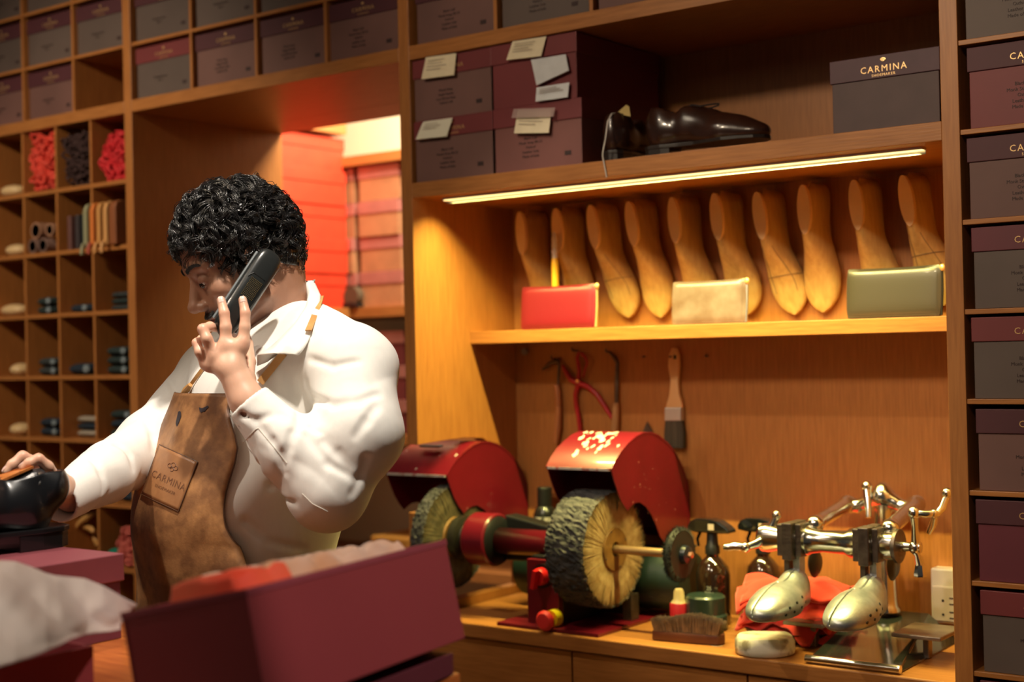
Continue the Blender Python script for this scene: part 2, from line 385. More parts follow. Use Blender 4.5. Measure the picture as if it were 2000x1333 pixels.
# LED strip in its groove under the shelf
led = thing('led_strip', 'glowing warm LED strip under the shelf above the wooden lasts', 'light', (-1.5075, .06, 1.851))
MB().box(-.5635, .5635, -.011, .011, -.0045, -.0005).build('channel', mat('aluminium', (.6,.6,.6), rough=.3, metal=1), led)
MB().box(-.5635, .5635, .0078, .0088, -.0122, -.0005).build('cutoff_lip', MATS['aluminium'], led)  # lip added to cut the LED cone off sharply towards the back
MB().box(-.5625, .5625, -.0045, .0035, -.006, -.0046).build('diffuser', mat('led_glow', (1,.8,.45), emit=(1,.76,.30), estr=2.0), led)
# worktop
wt = MB().box(XN0+.002, XN1-.002, -.004, YB-.014, .868, .90).build('worktop', wood_x, bevel=.003)
tag(wt, 'thick oak workbench top under the polishing machine, scuffed with white chalk marks', 'worktop')
# ------------------------------------------------------------ shoe box cabinet (right)
t = thing('box_cabinet', 'tall oak cabinet at right edge with one shoe box per shelf', 'cabinet', (-.5, 0, 0))
RZ = [.611, .767, .924, 1.081, 1.238, 1.397, 1.553, 1.709, 1.866, 2.022, 2.18, 2.338]
for z in RZ: part(MB().box(-.857, -.10, .003, YB-.012, z-.009, z), 'shelf', wood_x, t)
part(MB().box(-.857, -.10, YB-.012, YB, 0, ZT), 'back_panel', wood_z, t)
for x in (-.592,): part(MB().box(x-.006, x+.006, .004, YB-.012, 0, ZT), 'divider', wood_z, t, 0)
part(MB().box(-.10, -.07, 0, YB, 0, ZT), 'side_panel', wood_z, t)
part(MB().box(-.857, -.10, .01, YB-.012, .0, .09), 'plinth', wood_x, t)
# ============================================================ shoe boxes
def crest(mb, x, z, s, y=-.0006, m=0):
    for a in range(-2, 3):
        an = a*.5; mb.ball((x+math.sin(an)*s*.55, y, z+math.cos(an)*s*.5), s*.3, 8, m, (1,.12,1))
    mb.ball((x, y, z), s*.35, 8, m, (1.3,.12,.8))
_bx = {}
def box_proto(W, H, D, bm, lidm, logo, printed, lid_h=.042):
    key = (W, H, D, bm.name, lidm.name, logo, printed)
    if key in _bx: return _bx[key], False
    g = .003
    r = thing('shoe_box', '', 'box')
    MB().box(g, W-g, .003+g, D-g, 0, H-.004).build('base', bm, r, bevel=.001)
    l = MB().box(0, W, g, D, H-lid_h, H).build('lid', lidm, r, bevel=.0012)
    if logo:
        c = text('lettering', 'CARMINA', .0135*logo, gold, l, (W*.5, g-.0003, H-.0255), space=1.25)
        mb = MB(); crest(mb, 0, .0115*logo, .006*logo)
        mb.v = [(x, z_, -y_) if False else (x, z_, 0.0003-y_) for x, y_, z_ in mb.v]
        e = mb.build('emblem', gold, l, loc=(W*.5, g-.0003, H-.0255), rot=(PI/2, 0, 0))
        text('lettering', 'SHOEMAKER', .0055*logo, gold, l, (W*.5, g-.0003, H-.0365), space=1.2)
    if printed:
        tx = {1: 'Monk Strap\nSingle Buckle\nLast 80 last Rain\nCalf 8.5 UK', 2: 'Black Calf\nMonk Strap 80-52\nOxford\nLeather Sole\nMade of hide', 3: 'Heritage Brown\nSize 9'}[printed]
        text('lettering', tx, .0085, ink, r.children[0], (W*.42, .006-.0004, (H-lid_h)*.5), lines=1.15)
        MB().box(W*.80, W*.87, .0052, .0062, .022, .031).build('size_mark', ink, r.children[0])
    _bx[key] = r; return r, True
def shoebox(label, x, y, z, W=.232, H=.140, D=.33, bm=None, lidm=None, logo=1, printed=1, rz=0, group=None):
    p, first = box_proto(W, H, D, bm or taupe, lidm or burg, logo, printed)
    o = p if first else dup(p)
    o.location = (x, y, z); o.rotation_euler = (0, 0, rz); o['label'] = label
    if group: o['group'] = group
    elif 'group' in o: del o['group']
    return o
lids = [burg, mat('burgundy_board_dark', (.075,.018,.026), rough=.6, bump=.15, bscale=900, var=.1, vscale=5, dist=.0006), mat('burgundy_board_red', (.17,.028,.032), rough=.55, bump=.15, bscale=900, var=.1, vscale=5, dist=.0006)]
# over the opening, two visible rows
edges = [XO0, -2.867, -2.624, -2.383, XO1]; nth = ['leftmost', 'second', 'third', 'rightmost']
for c in range(4):
    W = .232
    x = edges[c]+(edges[c+1]-edges[c]-W)/2 + (.0, .002, .003, -.003)[c]
    shoebox(f'burgundy lidded shoe box on the lowest shelf above the opening, {nth[c]} of four', x, .012, 2.1972, W, .138, bm=[taupe2, taupe, taupe, taupe][c], lidm=lids[[2,1,1,1][c]], logo=1, printed=(3,1,1,2)[c], group='shoe boxes in the row directly above the opening')
    shoebox(f'shoe box on the second shelf above the opening, {nth[c]} of four', x, .012, 2.3522, W, .138, bm=taupe2, lidm=lids[1], logo=1, printed=3, group='shoe boxes in the upper row above the opening')
# left, three rows, last cell of the lowest row empty
edl = [PX0, -3.841, -3.602, -3.365, -3.137]
for r_, z in enumerate([2.1972, 2.3522, 2.5082]):
    for c in (1, 2, 3):
        if r_ == 0 and c == 3: continue
        W = .222
        x = edl[c]+(edl[c+1]-edl[c]-W)/2
        rn = ['lowest row', 'middle row', 'top row'][r_]; cn = {1: 'at the left photo edge', 2: 'in the middle column', 3: 'beside the tall post'}[c]
        shoebox(f'shoe box in the upper left cabinet, {rn}, {cn}', x, .014, z, W, .138, bm=taupe2 if r_ else taupe, lidm=lids[1], printed=3, group='shoe boxes in the upper left cabinet')
# above the bay
ed = [XN0, -1.872, -1.622, -1.375]
for c in range(3):
    shoebox(f'shoe box above the lit bay, {["left one beside the post","middle one","right one, only its lower corner in view"][c]}', ed[c]+.008, .012, 2.1972, .232, .138, bm=[taupe, taupe2, taupe][c], lidm=lids[1], printed=2, group='shoe boxes above the bay')
# four in the bay with notes
gb = 'shoe boxes stacked on the bay shelf'
shoebox('shoe box at bottom left of the bay stack with cream note on its lid', -2.113, .004, 1.8852, .226, .1385, printed=2, lidm=lids[2], group=gb)
b2 = shoebox('shoe box at top left of the bay stack with cream note on its lid', -2.113, .004, 2.0238, .226, .1385, printed=1, lidm=lids[2], group=gb)
shoebox('shoe box at bottom right of the bay stack with taped cream note', -1.884, .002, 1.8852, .233, .1385, D=.34, bm=mat('box_board_rose', (.19,.07,.062), rough=.6, bump=.15, bscale=900, var=.15, vscale=5, dist=.0006), printed=2, lidm=lids[2], logo=0, group=gb)
shoebox('all burgundy shoe box at top right of the bay stack carrying three notes', -1.886, .002, 2.0238, .226, .1385, D=.34, bm=lids[2], printed=0, logo=0, lidm=lids[2], group=gb)
shoebox('lone plum shoe box with gold lettering at the right end of the upper bay shelf', -1.100, .006, 1.8852, .2075, .134, D=.34, bm=mat('box_board_plum', (.085,.05,.05), rough=.6, bump=.15, bscale=900, var=.1, dist=.0006), lidm=mat('plum_board', (.075,.030,.042), rough=.55, bump=.15, bscale=900, var=.1, dist=.0006), logo=1.25, printed=0)
# notes stuck on them: corners measured on the box fronts
def note(name, corners, label, m=paper, Y=-.001, lines=0, cat='note'):
    P = [onY(x, y, Y) for x, y in corners]; c = sum(P)/4
    V = [p-c for p in P]+[p-c+np.array([0, .0006, 0]) for p in P]
    V[3] = V[3]+np.array([0,-.004,0]); V[2] = V[2]+np.array([0,-.003,0])
    me = MB().add(V, [(0,1,2,3),(7,6,5,4),(0,4,5,1),(1,5,6,2),(2,6,7,3),(3,7,4,0)])
    o = me.build(name, m, loc=tuple(c)); tag(o, label, cat)
    u = (P[1]-P[0]); v = (P[3]-P[0]); lb = MB()
    for k in range(lines):
        s0 = P[0]-c+v*(.18+.14*k)+u*.12; s1 = s0+u*random.uniform(.45, .75); q = v/np.linalg.norm(v)*.0012
        y_ = np.array([0, -.0045, 0])
        lb.add([s0+y_, s1+y_, s1+y_+q, s0+y_+q], [(0,1,2,3)])
    if lines: lb.build('handwriting', mat('pencil', (.35,.28,.22), rough=.8), o)
    return o
note('sticky_note', [(832,112),(891,104),(888,147),(825,155)], 'cream note on the lid of the top left box in the bay', lines=4)
note('sticky_note', [(1001,81),(1067,71),(1058,110),(991,118)], 'cream note at the top edge of the top right box in the bay', lines=4)
note('sticky_note', [(826,238),(884,230),(874,267),(814,273)], 'pale note on the lid of the bottom left box in the bay', mat('note_pale', (.74,.72,.60), rough=.7), lines=3)
note('sticky_note', [(1011,215),(1077,215),(1073,260),(1006,261)], 'square cream note taped on the bottom right box in the bay', lines=4)
note('paper_slip', [(1037,117),(1105,106),(1112,138),(1050,167)], 'crooked white slip on the top right box above the barcode label', paperw, cat='label')
note('barcode_label', [(1048,171),(1112,161),(1110,190),(1048,199)], 'small white barcode label at the lower edge of the top right box in the bay', paperw, lines=3, cat='label')
tp = note('adhesive_tape', [(1003,213),(1084,210),(1082,228),(1001,231)], 'strip of clear tape across the top of the square cream note', mat('tape', (.55,.40,.38), rough=.3, alpha=.45), Y=-.0055, cat='tape')
# right cabinet column
rn = ['topmost shelf, cut by the photo top', 'second shelf from the top', 'third shelf from the top', 'fourth shelf from the top', 'fifth shelf from the top', 'sixth shelf from the top', 'seventh shelf from the top, dark', 'eighth shelf from the top', 'lowest visible shelf at the photo bottom']
zz = [2.022, 1.866, 1.709, 1.553, 1.397, 1.238, 1.081, .924, .767]
bms = [taupe2, lids[2], taupe, taupe2, taupe2, taupe, burg, taupe2, taupe]
for i, z in enumerate(zz):
    shoebox(f'shoe box in the right cabinet on the {rn[i]}', -.848+(.004 if i % 2 else 0), .004, z+.0003, .232, .141, bm=bms[i], lidm=lids[[1,1,1,0,2,1,1,2,0][i]], logo=1.2, printed=2 if i != 6 else 0, group='shoe boxes in the right cabinet')
# ------------------------------------------------------------ back room
t = thing('stockroom_shelf', 'yellow lit oak shelving in the stockroom behind the opening', 'shelf', (-3.2, 1.2, 0))
YS = 1.2
for z in (.35, .78, 1.22, 1.66, 2.19): part(MB().box(-3.95, -2.5, YS-.02, YS+.36, z-.035, z), 'shelf', wood_x, t)
for x in (-3.98, -2.5): part(MB().box(x, x+.03, YS-.02, YS+.36, 0, 2.55), 'side_panel', wood_z, t)
part(MB().box(-3.98, -2.47, YS+.36, YS+.375, 0, 2.9), 'back_panel', mat('cream_panel', (.88,.80,.64), rough=.6), t)
orange = mat('orange_red_board', (.62,.040,.012), rough=.6, var=.1)
pinkb = mat('stock_lid', (.40,.15,.13), rough=.6, var=.1); tanb = mat('stock_board', (.42,.20,.10), rough=.6, var=.1)
def stockbox(label, x, y, z, H, bm, lm, D=.33, W=.2, rz=0, grp='shoe boxes in the stockroom'):
    return shoebox(label, x, y, z, W, H, D, bm=bm, lidm=lm, logo=0, printed=0, rz=rz, group=grp)
# ============================================================ things on the back panel
YW = YB-.012
def traced(pts, Y, th, axis='Y'):
    # outline measured on the plane y = Y, given its real thickness towards the room
    P = [onY(x, y, Y) for x, y in pts]; return MB().prism([(p[0], p[2]) for p in P], Y-th, Y, 'Y')
birch = mat('beech', (.46,.24,.10), rough=.5, col2=(.36,.17,.065), stretch=(20,20,2), vscale=8, bump=.05)
def local(mb, c): mb.v = [(x-c[0], y-c[1], z-c[2]) for x, y, z in mb.v]; return mb
# flat paint brush
c = tuple(onY(1322, 780, YW)); t = thing('paint_brush', 'flat paint brush with beech handle hanging bristles down on the back panel', 'brush', c)
local(traced([(1316,680),(1324,680),(1329,694),(1330,715),(1328,745),(1330,770),(1336,790),(1337,797),(1305,797),(1306,790),(1311,772),(1314,745),(1309,715),(1311,692)], YW-.006, .011), c).build('handle', mat('pale_handle', (.74,.46,.22), rough=.45), t, smooth=True, bevel=.002)
local(traced([(1305,796),(1337,796),(1337,822),(1305,822)], YW-.003, .017), c).build('ferrule', mat('tin', (.55,.52,.50), rough=.4, metal=.6, bump=.3, bscale=300), t, bevel=.002)
local(traced([(1305,821),(1337,821),(1341,850),(1340,876),(1303,874),(1303,845)], YW-.003, .015), c).build('bristles', mat('bristle_grey', (.10,.085,.06), rough=.9, bump=1, bscale=40, stretch=(40,40,1), col2=(.05,.04,.03), vscale=10), t, bevel=.002)
local(traced([(1316,694),(1321,694),(1321,702),(1316,702)], YW-.0175, .001), c).build('hanging_hole', blackm, t)
h = MB().rod((0,0,0), (0,-.024,.0), .002, 8).build('wall_hook', iron, loc=tuple(onY(1318, 697, YW))); tag(h, 'small dark hook holding the flat paint brush', 'hook')
# red pliers
redp = mat('red_grip', (.42,.012,.02), rough=.35)
c = tuple(onY(1128, 745, YW)); t = thing('pincers', 'red handled pincers hanging open on the back panel', 'pliers', c)
def pl(pts, rad, fl=.6, n=10): return local(MB().tube([onY(x, y, YW-.010) for x, y in pts], rad, n), c)
pl([(1128,748),(1150,757),(1165,770),(1177,787),(1188,805),(1196,818)], [.007,.007,.0065,.006,.0055,.004]).build('handle', redp, t, smooth=True)
pl([(1130,752),(1124,770),(1125,790),(1130,815),(1134,850)], [.007,.0055,.0055,.0055,.005]).build('handle', redp, t, smooth=True)
pl([(1131,750),(1115,742),(1106,729),(1098,714)], [.007,.007,.006,.003]).build('jaw', redp, t, smooth=True)
pl([(1128,748),(1131,728),(1129,710),(1127,700),(1131,688)], [.006,.0045,.005,.0045,.003]).build('jaw', redp, t, smooth=True)
pl([(1135,690),(1143,698),(1147,708),(1143,720),(1139,738)], [.003,.004,.003,.003,.002]).build('spring', redp, t, smooth=True)
local(MB().lathe([(.004,0),(.004,.005),(0,.006)], tuple(onY(1127, 745, YW-.018)), 'Y', 12), c).build('rivet', gold, t)
# hammer with bent dark head and the file beside it
def stick(name, label, cat, hand, hr, top, tr, hm):
    c = tuple(onY(*hand[0], YW)); t = thing(name, label, cat, c)
    local(MB().tube([onY(x, y, YW-.011) for x, y in hand], hr, 12), c).build('handle', hm, t, smooth=True)
    local(MB().tube([onY(x, y, YW-.011) for x, y in top], tr, 10), c).build('shank', iron, t, smooth=True)
    return t
hw = mat('ash_handle', (.52,.20,.07), rough=.4, col2=(.40,.14,.05), stretch=(9,9,2), vscale=8)
stick('awl', 'slim hook tool with orange wooden handle, left of the red pincers', 'tool', [(1087,752),(1089,762),(1091,800),(1090,835),(1086,866)], [.007,.0085,.0075,.009,.006], [(1060,722),(1075,710),(1090,706),(1092,715),(1090,755)], [.003,.005,.007,.004,.003], hw)
stick('scraper', 'long shank tool with pale wooden handle, right of the red pincers', 'tool', [(1203,787),(1203,800),(1202,830),(1200,850)], [.008,.009,.009,.009], [(1192,690),(1200,698),(1206,710),(1205,740),(1204,790)], [.003,.006,.005,.0055,.005], birch)
c = tuple(onY(1265, 840, YW)); t = thing('trowel', 'small dark pointed blade hanging behind the right red hood', 'tool', c)
local(traced([(1265,824),(1257,842),(1258,860),(1274,860),(1274,842)], YW-.004, .003), c).build('blade', iron, t)
local(traced([(1259,858),(1273,858),(1272,900),(1262,900)], YW-.002, .014), c).build('handle', birch, t, bevel=.003)
h = MB().lathe([(.009,0),(.009,.004),(.004,.006),(.003,.014),(0,.014)], axis='Y', n=16).build('wall_button', mat('grey_plastic', (.30,.26,.24), rough=.5), loc=tuple(onY(1023, 687, YW-.014)), smooth=True); tag(h, 'small pale button fixed on the back panel under the shelf corner', 'hook')
for i, (x, y) in enumerate([(1088,702),(1128,686),(1194,689)]):
    o = MB().rod((0,0,0), (0,-.022,.002), .0022, 8).rod((0,-.022,.002), (0,-.024,.009), .0022, 8).build('wall_hook', iron, loc=tuple(onY(x, y, YW))); tag(o, 'small dark hook above the '+['orange handled hook tool','red pincers','pale handled scraper'][i], 'hook')
for i, (x, y) in enumerate([(1260,697),(1382,696)]):
    o = MB().rod((0,0,0), (0,-.014,0), .002, 8).build('wall_hook', iron, loc=tuple(onY(x, y, YW))); tag(o, 'empty peg hole hook '+['left','right']
 [i]+' of the hanging paint brush', 'hook')
# ============================================================ wooden lasts, soles against the panel
lastm = mat('last_wood', (.62,.40,.15), rough=.42, col2=(.50,.30,.10), stretch=(16,16,3), vscale=7, bump=.04, coat=.15)
lasttop = mat('last_cut', (.80,.54,.28), rough=.6, var=.06)
pencil = mat('pencil_line', (.16,.11,.07), rough=.7)
def last_mesh(mir=1, fat=1.0):
    L = .272; n = 40; k = 28; V = []; F = []
    S = np.linspace(0, 1, n)
    def itp(xs, ys, s): return np.interp(s, xs, ys)
    from math import cos, sin
    for i, s in enumerate(S):
        e = math.sqrt(max(0, 1-(1-min(1, s/.10))**2)) if s < .10 else 1
        e2 = math.sqrt(max(0, 1-max(0, (s-.82)/.18)**2.2))
        hw = itp([0,.1,.3,.45,.58,.70,.80,.9,1], [.031,.033,.030,.032,.041,.047,.0465,.041,.033], s)*max(e, .25)*max(e2, .16)*fat
        ht = itp([0,.06,.25,.42,.50,.62,.75,.88,1], [.082,.090,.096,.090,.078,.056,.038,.027,.018], s)*max(e, .75)*max(e2, .35)
        tw = itp([0,.1,.3,.42,.55,.7,1], [.30,.40,.48,.46,.6,.8,.9], s)      # how wide it stays near the top
        cx = mir*itp([0,.3,.5,.7,.85,1], [0,.001,.0,.004,.007,.009], s)
        lift = itp([0,.2,.42,.72,.9,1], [.006,.006,.010,.001,.004,.012], s)
        for j in range(k):
            a = 2*PI*j/k; ca, sa = cos(a), sin(a)
            u = math.copysign(abs(ca)**.8, ca); v = math.copysign(abs(sa)**.7, sa)
            hh = (v+1)/2; wid = hw*(1-(1-tw)*max(0, hh)**1.3*(1 if hh > 0 else 0))
            x = cx+u*wid; h = lift+hh*ht
            V.append((x, -h, -s*L))
    for i in range(n-1):
        for j in range(k): a = i*k+j; b = i*k+(j+1) % k; F.append((a, b, b+k, a+k))
    F.append(tuple(range(k))); F.append(tuple((n-1)*k+j for j in range(k))[::-1])
    return MB().add(V, F)
def make_last(mir, fat=.92):
    t = thing('shoe_last', '', 'shoe last')
    last_mesh(mir, fat).build('body', lastm, t, smooth=True, angle=60)
    # flat sawn top of the cone, standing proud of the instep
    m = MB(); k = 24; V = []
    for y in (-.094, -.1035):
        for j in range(k):
            a = 2*PI*j/k; V.append((.0155*math.cos(a)*(1 if y > -.1 else .93), y+(.008 if math.sin(a) > .6 else 0)*0, -.060+.052*math.sin(a)))
    m.add(V, [(j, (j+1) % k, k+(j+1) % k, k+j) for j in range(k)]+[tuple(range(k, 2*k))[::-1], tuple(range(k))])
    m.build('cone_top', lasttop, t)
    return t
lp = [(1035,418),(1105,416),(1172,410),(1247,400),(1332,390),(1415,380),(1497,372),(1588,365),(1687,358),(1782,340)]
lt = [3, 4, 8.0, 8.0, 5, 5, 7.0, 2.0, 5, 8]; lm = [1,-1,1,-1,1,1,1,-1,1,1]
names = ['leftmost wooden last, its toe behind the red wallet', 'second wooden last from left, behind the yellow capped bottle', 'third wooden last from left, toe down beside the red wallet', 'fourth wooden last from left, smooth pale toe', 'fifth wooden last from left, its toe behind the marbled wallet', 'sixth wooden last from left, padded instep, toe behind the marbled wallet', 'seventh wooden last from left, pencil rings around its yellow lit toe', 'eighth wooden last from left, brightest lit toe', 'ninth wooden last from left, its toe behind the black wallet', 'rightmost wooden last, dark stained instep, beside the right panel']
protos = {1: make_last(1), -1: make_last(-1)}; used = set()
for i, (x, y) in enumerate(lp):
    p = onY(x, y, .30); m_ = lm[i]; zt = max(p[2], 1.83) + .012
    o = protos[m_] if m_ not in used else dup(protos[m_]); used.add(m_)
    zt = 1.838 if i not in (6,) else 1.832
    o.location = (p[0]-.012, YW-.0005, zt); o.rotation_euler = (0, R(-lt[i]), 0); o['label'] = names[i]; o['group'] = 'wooden lasts hanging on the lit back panel'
    o.scale = (1, 1, 1)
    if i in (6, 9, 2):
        r_ = [(.028*math.cos(a), -.040-.028*(math.sin(a)*.5+.5)*.0, 0) for a in np.linspace(0, PI, 3)]
        mb = MB()
        L = .272
        # pencil ring on the toe cap, following the body's surface
        src = o.children[0].data; bv = [v.co for v in src.vertices]; k = 28
        for row in ([27] if i == 6 else [24] if i == 9 else [26]):
            ring = [bv[row*k+j].copy() for j in range(0, 15)]
            mb.tube([q+Vector((0,-.0006,0)) for q in ring], .0007, 5)
        for j in (4, 10):
            mb.tube([bv[r__*k+j]+Vector((0,-.0006,0)) for r__ in range(18, 33)], .0006, 5)
        mb.build('pencil_line', pencil, o)
bt = thing('glue_bottle', 'slim bottle with white nozzle and yellow body between first and second last', 'bottle', tuple(onY(1084, 512, .262)))
MB().lathe([(.0,-.155),(.008,-.15),(.0085,-.01),(.0085,.0),(.007,.01),(0,.011)], n=16).build('body', mat('yellow_plastic', (.75,.38,.03), rough=.35), bt, smooth=True)
MB().lathe([(.007,.01),(.0065,.022),(.008,.024),(.006,.035),(.0075,.038),(.006,.05),(.007,.052),(.004,.070),(0,.073)], n=16).build('nozzle', mat('white_plastic', (.62,.55,.52), rough=.4), bt, smooth=True)
bt.location.z = 1.546+.156
# ============================================================ wallets
def wallet(label, pts, m, th=.022, rad=.006, Y=.228, lean=0, zipm=None, zside='r', extra=None):
    P = [onY(x, y, Y) for x, y in pts]; x0 = (P[0][0]+P[3][0])/2; x1 = (P[1][0]+P[2][0])/2; z1 = (P[0][2]+P[1][2])/2; z0 = 1.5465
    W = x1-x0; H = z1-z0
    t = thing('wallet', label, 'wallet', ((x0+x1)/2, Y, z0), (R(-5), 0, lean))
    n = 10; V = []; F = []
    # soft pillow: rounded rectangle section puffed in thickness
    mb = MB(); NX, NZ = 18, 12
    for sgn in (-1, 1):
        G = []
        for i in range(NX+1):
            for k in range(NZ+1):
                u = i/NX*2-1; v = k/NZ*2-1
                pf = (1-abs(u)**6)*(1-abs(v)**5); cr = 1-.012*(abs(u)**4)*(abs(v)**4)*3
                topc = -.003*math.cos(u*PI/2) if v > .9 else 0
                G.append((u*W/2*cr, (th/2)*(.38+.62*pf**.5)*sgn+th/2, H/2*(v*cr+1)+topc))
        mb.add(G, [(i*(NZ+1)+k, i*(NZ+1)+k+1, (i+1)*(NZ+1)+k+1, (i+1)*(NZ+1)+k) for i in range(NX) for k in range(NZ)])
    # join the two faces round the rim
    N = (NX+1)*(NZ+1); rim = [i*(NZ+1) for i in range(NX+1)]+[NX*(NZ+1)+k for k in range(1, NZ+1)]+[i*(NZ+1)+NZ for i in range(NX-1, -1, -1)]+[k for k in range(NZ-1, 0, -1)]
    mb.f += [(rim[a], rim[(a+1) % len(rim)], N+rim[(a+1) % len(rim)], N+rim[a]) for a in range(len(rim))]; mb.mi += [0]*len(rim)
    b = mb.build('body', m, t, smooth=True, angle=55)
    MB().tube([(-W*.47, .0, H*.04), (W*.47, .0, H*.04), (W*.47, .0, H*.95), (-W*.47, .0, H*.95)], .0006, 6, closed=True).build('stitching', m, b)
    if zipm:
        xz = W/2 if zside == 'r' else -W/2
        MB().tube([(xz*.99, th/2, H*.03), (xz*1.005, th/2, H*.5), (xz*.99, th/2, H*.95)], .0032, 8).build('zip', zipm, t, smooth=True)
        MB().ball((xz*1.02, th*.3, H*.93), .006, 12, 0, (1,.6,1.2)).build('zip_pull', gold, t, smooth=True)
    return t
wallet('red grained leather wallet with gold zip pull standing on the lit shelf', [(1012,558),(1158,553),(1158,638),(1013,644)], mat('red_leather', (.18,.008,.018), rough=.38, bump=.35, bscale=700, dist=.0006), zipm=gold)
wallet('marbled grey brown leather wallet in the middle of the lit shelf', [(1309,549),(1456,541),(1448,630),(1306,633)], mat('marbled_leather', (.21,.155,.145), rough=.33, col2=(.13,.075,.055), vscale=22, bump=.2, bscale=400, dist=.0006, coat=.3), zipm=mat('silver', (.8,.8,.8), rough=.3, metal=1))
wallet('large dark olive leather wallet at the right end of the lit shelf', [(1648,522),(1834,516),(1834,612),(1650,619)], mat('dark_leather', (.045,.036,.029), rough=.32, bump=.25, bscale=600, dist=.0006, coat=.15), zipm=mat('zip_black', (.02,.02,.02), rough=.5, metal=.5), zside='r')
# ============================================================ brown shoes on the upper shelf
brl = mat('brown_calf', (.030,.011,.007), rough=.26, coat=.4, var=.25, vscale=25); lst_ = mat('lace_dark', (.02,.012,.01), rough=.8)
heelm = mat('heel_stack', (.018,.012,.010), rough=.3, coat=.4)
def shoe_fn(L=.30, topline=True):
    def f(P):
        # heel at origin, toe to +X, sole at z=.0
        a = ell(P, (.040,0,.040), (.046,.034,.058)); b = cap(P, (.05,0,.036), (.15,0,.030), .034, .034)
        c = ell(P, (.205,-.004,.020), (.072,.048,.036)); d = ell(P, (.262,-.006,.014), (.050,.036,.022)); e = cap(P, (.11,0,.045), (.19,-.002,.026), .030, .030)
        g_ = cap(P, (.105,0,.062), (.165,0,.040), .026, .026); s = smin(smin(smin(smin(a, b, .02), smin(c, d, .02), .02), e, .02), g_, .015)
        s = smax(s, .0-P[..., 2], .004)
        return s
    return f
def make_shoe(name, label, loc, rz, mir=1, leather=brl, trim=heelm, open_=True, laces=True, scl=1.0, group=None, col_in=None):
    t = thing(name, label, 'shoe', loc, (0, 0, rz), group)
    f0 = shoe_fn()
    def up(P):
        Q = P.copy(); Q[..., 1] *= mir; Q[..., 2] = Q[..., 2]-np.clip((.09-Q[..., 0])/.09, 0, 1)*.006-.018
        s = f0(Q)
        if open_:
            s = smax(s, -smax(smax(ell(Q, (.062,0,.110), (.060,.027,.070)), -(Q[..., 2]-.004), .004), -.1+0*Q[...,2], .001), .003)
            s = smax(s, Q[..., 2]-.082-.25*np.clip(Q[..., 0]-.11, -.0, .1)-.12*np.clip(.03-Q[..., 0], 0, 1), .004)
        return s
    V, F = nets(up, (-.02,-.065,.008), (.325,.065,.125), .0032); V = relax(V, F, 2)
    npmesh('upper', V*scl, F, leather, t)
    so = [(-.006,0),(-.002,.022),(.012,.031),(.045,.033),(.09,.029),(.13,.031),(.17,.043),(.21,.050),(.25,.047),(.285,.034),(.305,.014),(.311,-.004),(.305,-.022),(.285,-.038),(.25,-.047),(.21,-.050),(.17,-.042),(.13,-.030),(.09,-.029),(.045,-.033),(.012,-.031),(-.002,-.022)]
    MB().prism([(x*scl, y*mir*scl) for x, y in so], .016*scl, .0235*scl, 'Z').build('sole', trim, t, bevel=.0015)
    he = [(-.005,0),(0,.022),(.014,.030),(.045,.031),(.068,.029),(.068,-.029),(.045,-.031),(.014,-.030),(0,-.022)]
    MB().prism([(x*scl, y*scl) for x, y in he], 0, .0165*scl, 'Z').build('heel', trim, t, bevel=.001)
    if laces:
        mb = MB()
        for k in range(4):
            x = .120+.014*k; z = .083-.0055*k+.004
            mb.tube([(x, -.018, z-.004), (x+.002, 0, z+.004), (x, .018, z-.004)], .0018, 6)
        mb.tube([(.115,0,.090),(.13,.006,.098),(.16,.012,.100),(.178,.01,.099),(.182,.0,.094),(.165,-.004,.090),(.14,-.002,.091)], .0018, 6)
        mb.tube([(.115,0,.090),(.10,-.012,.094),(.125,-.02,.098),(.15,-.022,.092)], .0018, 6)
        mb.build('laces', lst_, t, smooth=True)
    return t
ga = 'brown shoes on the upper bay shelf'
make_shoe('dress_shoe', 'brown shoe seen from the side on the upper shelf, laces tied in a loop', (-1.522, .062, 1.8855), R(3), group=ga).scale = (.86, .95, 1)
make_shoe('dress_shoe', 'brown shoe next to the box stack, heel towards the room, paper tag on it', (-1.600, .030, 1.8855), R(90), laces=False, mir=-1, group=ga).scale = (.9, .85, 1)
tg = thing('price_tag', 'yellow paper tag with white string hanging over the shelf edge from the left brown shoe', 'tag', tuple(onY(1215, 225, .055)))
q = tuple(tg.location)
local(MB().tube([onY(x, y, Y) for x, y, Y in [(1206,222,.05),(1195,222,.03),(1187,238,.01),(1183,270,-.002),(1178,295,-.003),(1177,305,-.003),(1181,325,-.003),(1185,347,-.003)]], .0016, 6), q).build('string', mat('string', (.55,.50,.45), rough=.9), tg, smooth=True)
local(traced([(1204,222),(1223,205),(1229,208),(1232,228)], .055, .0008), q).build('paper', mat('tag_yellow', (.50,.36,.12), rough=.6), tg)
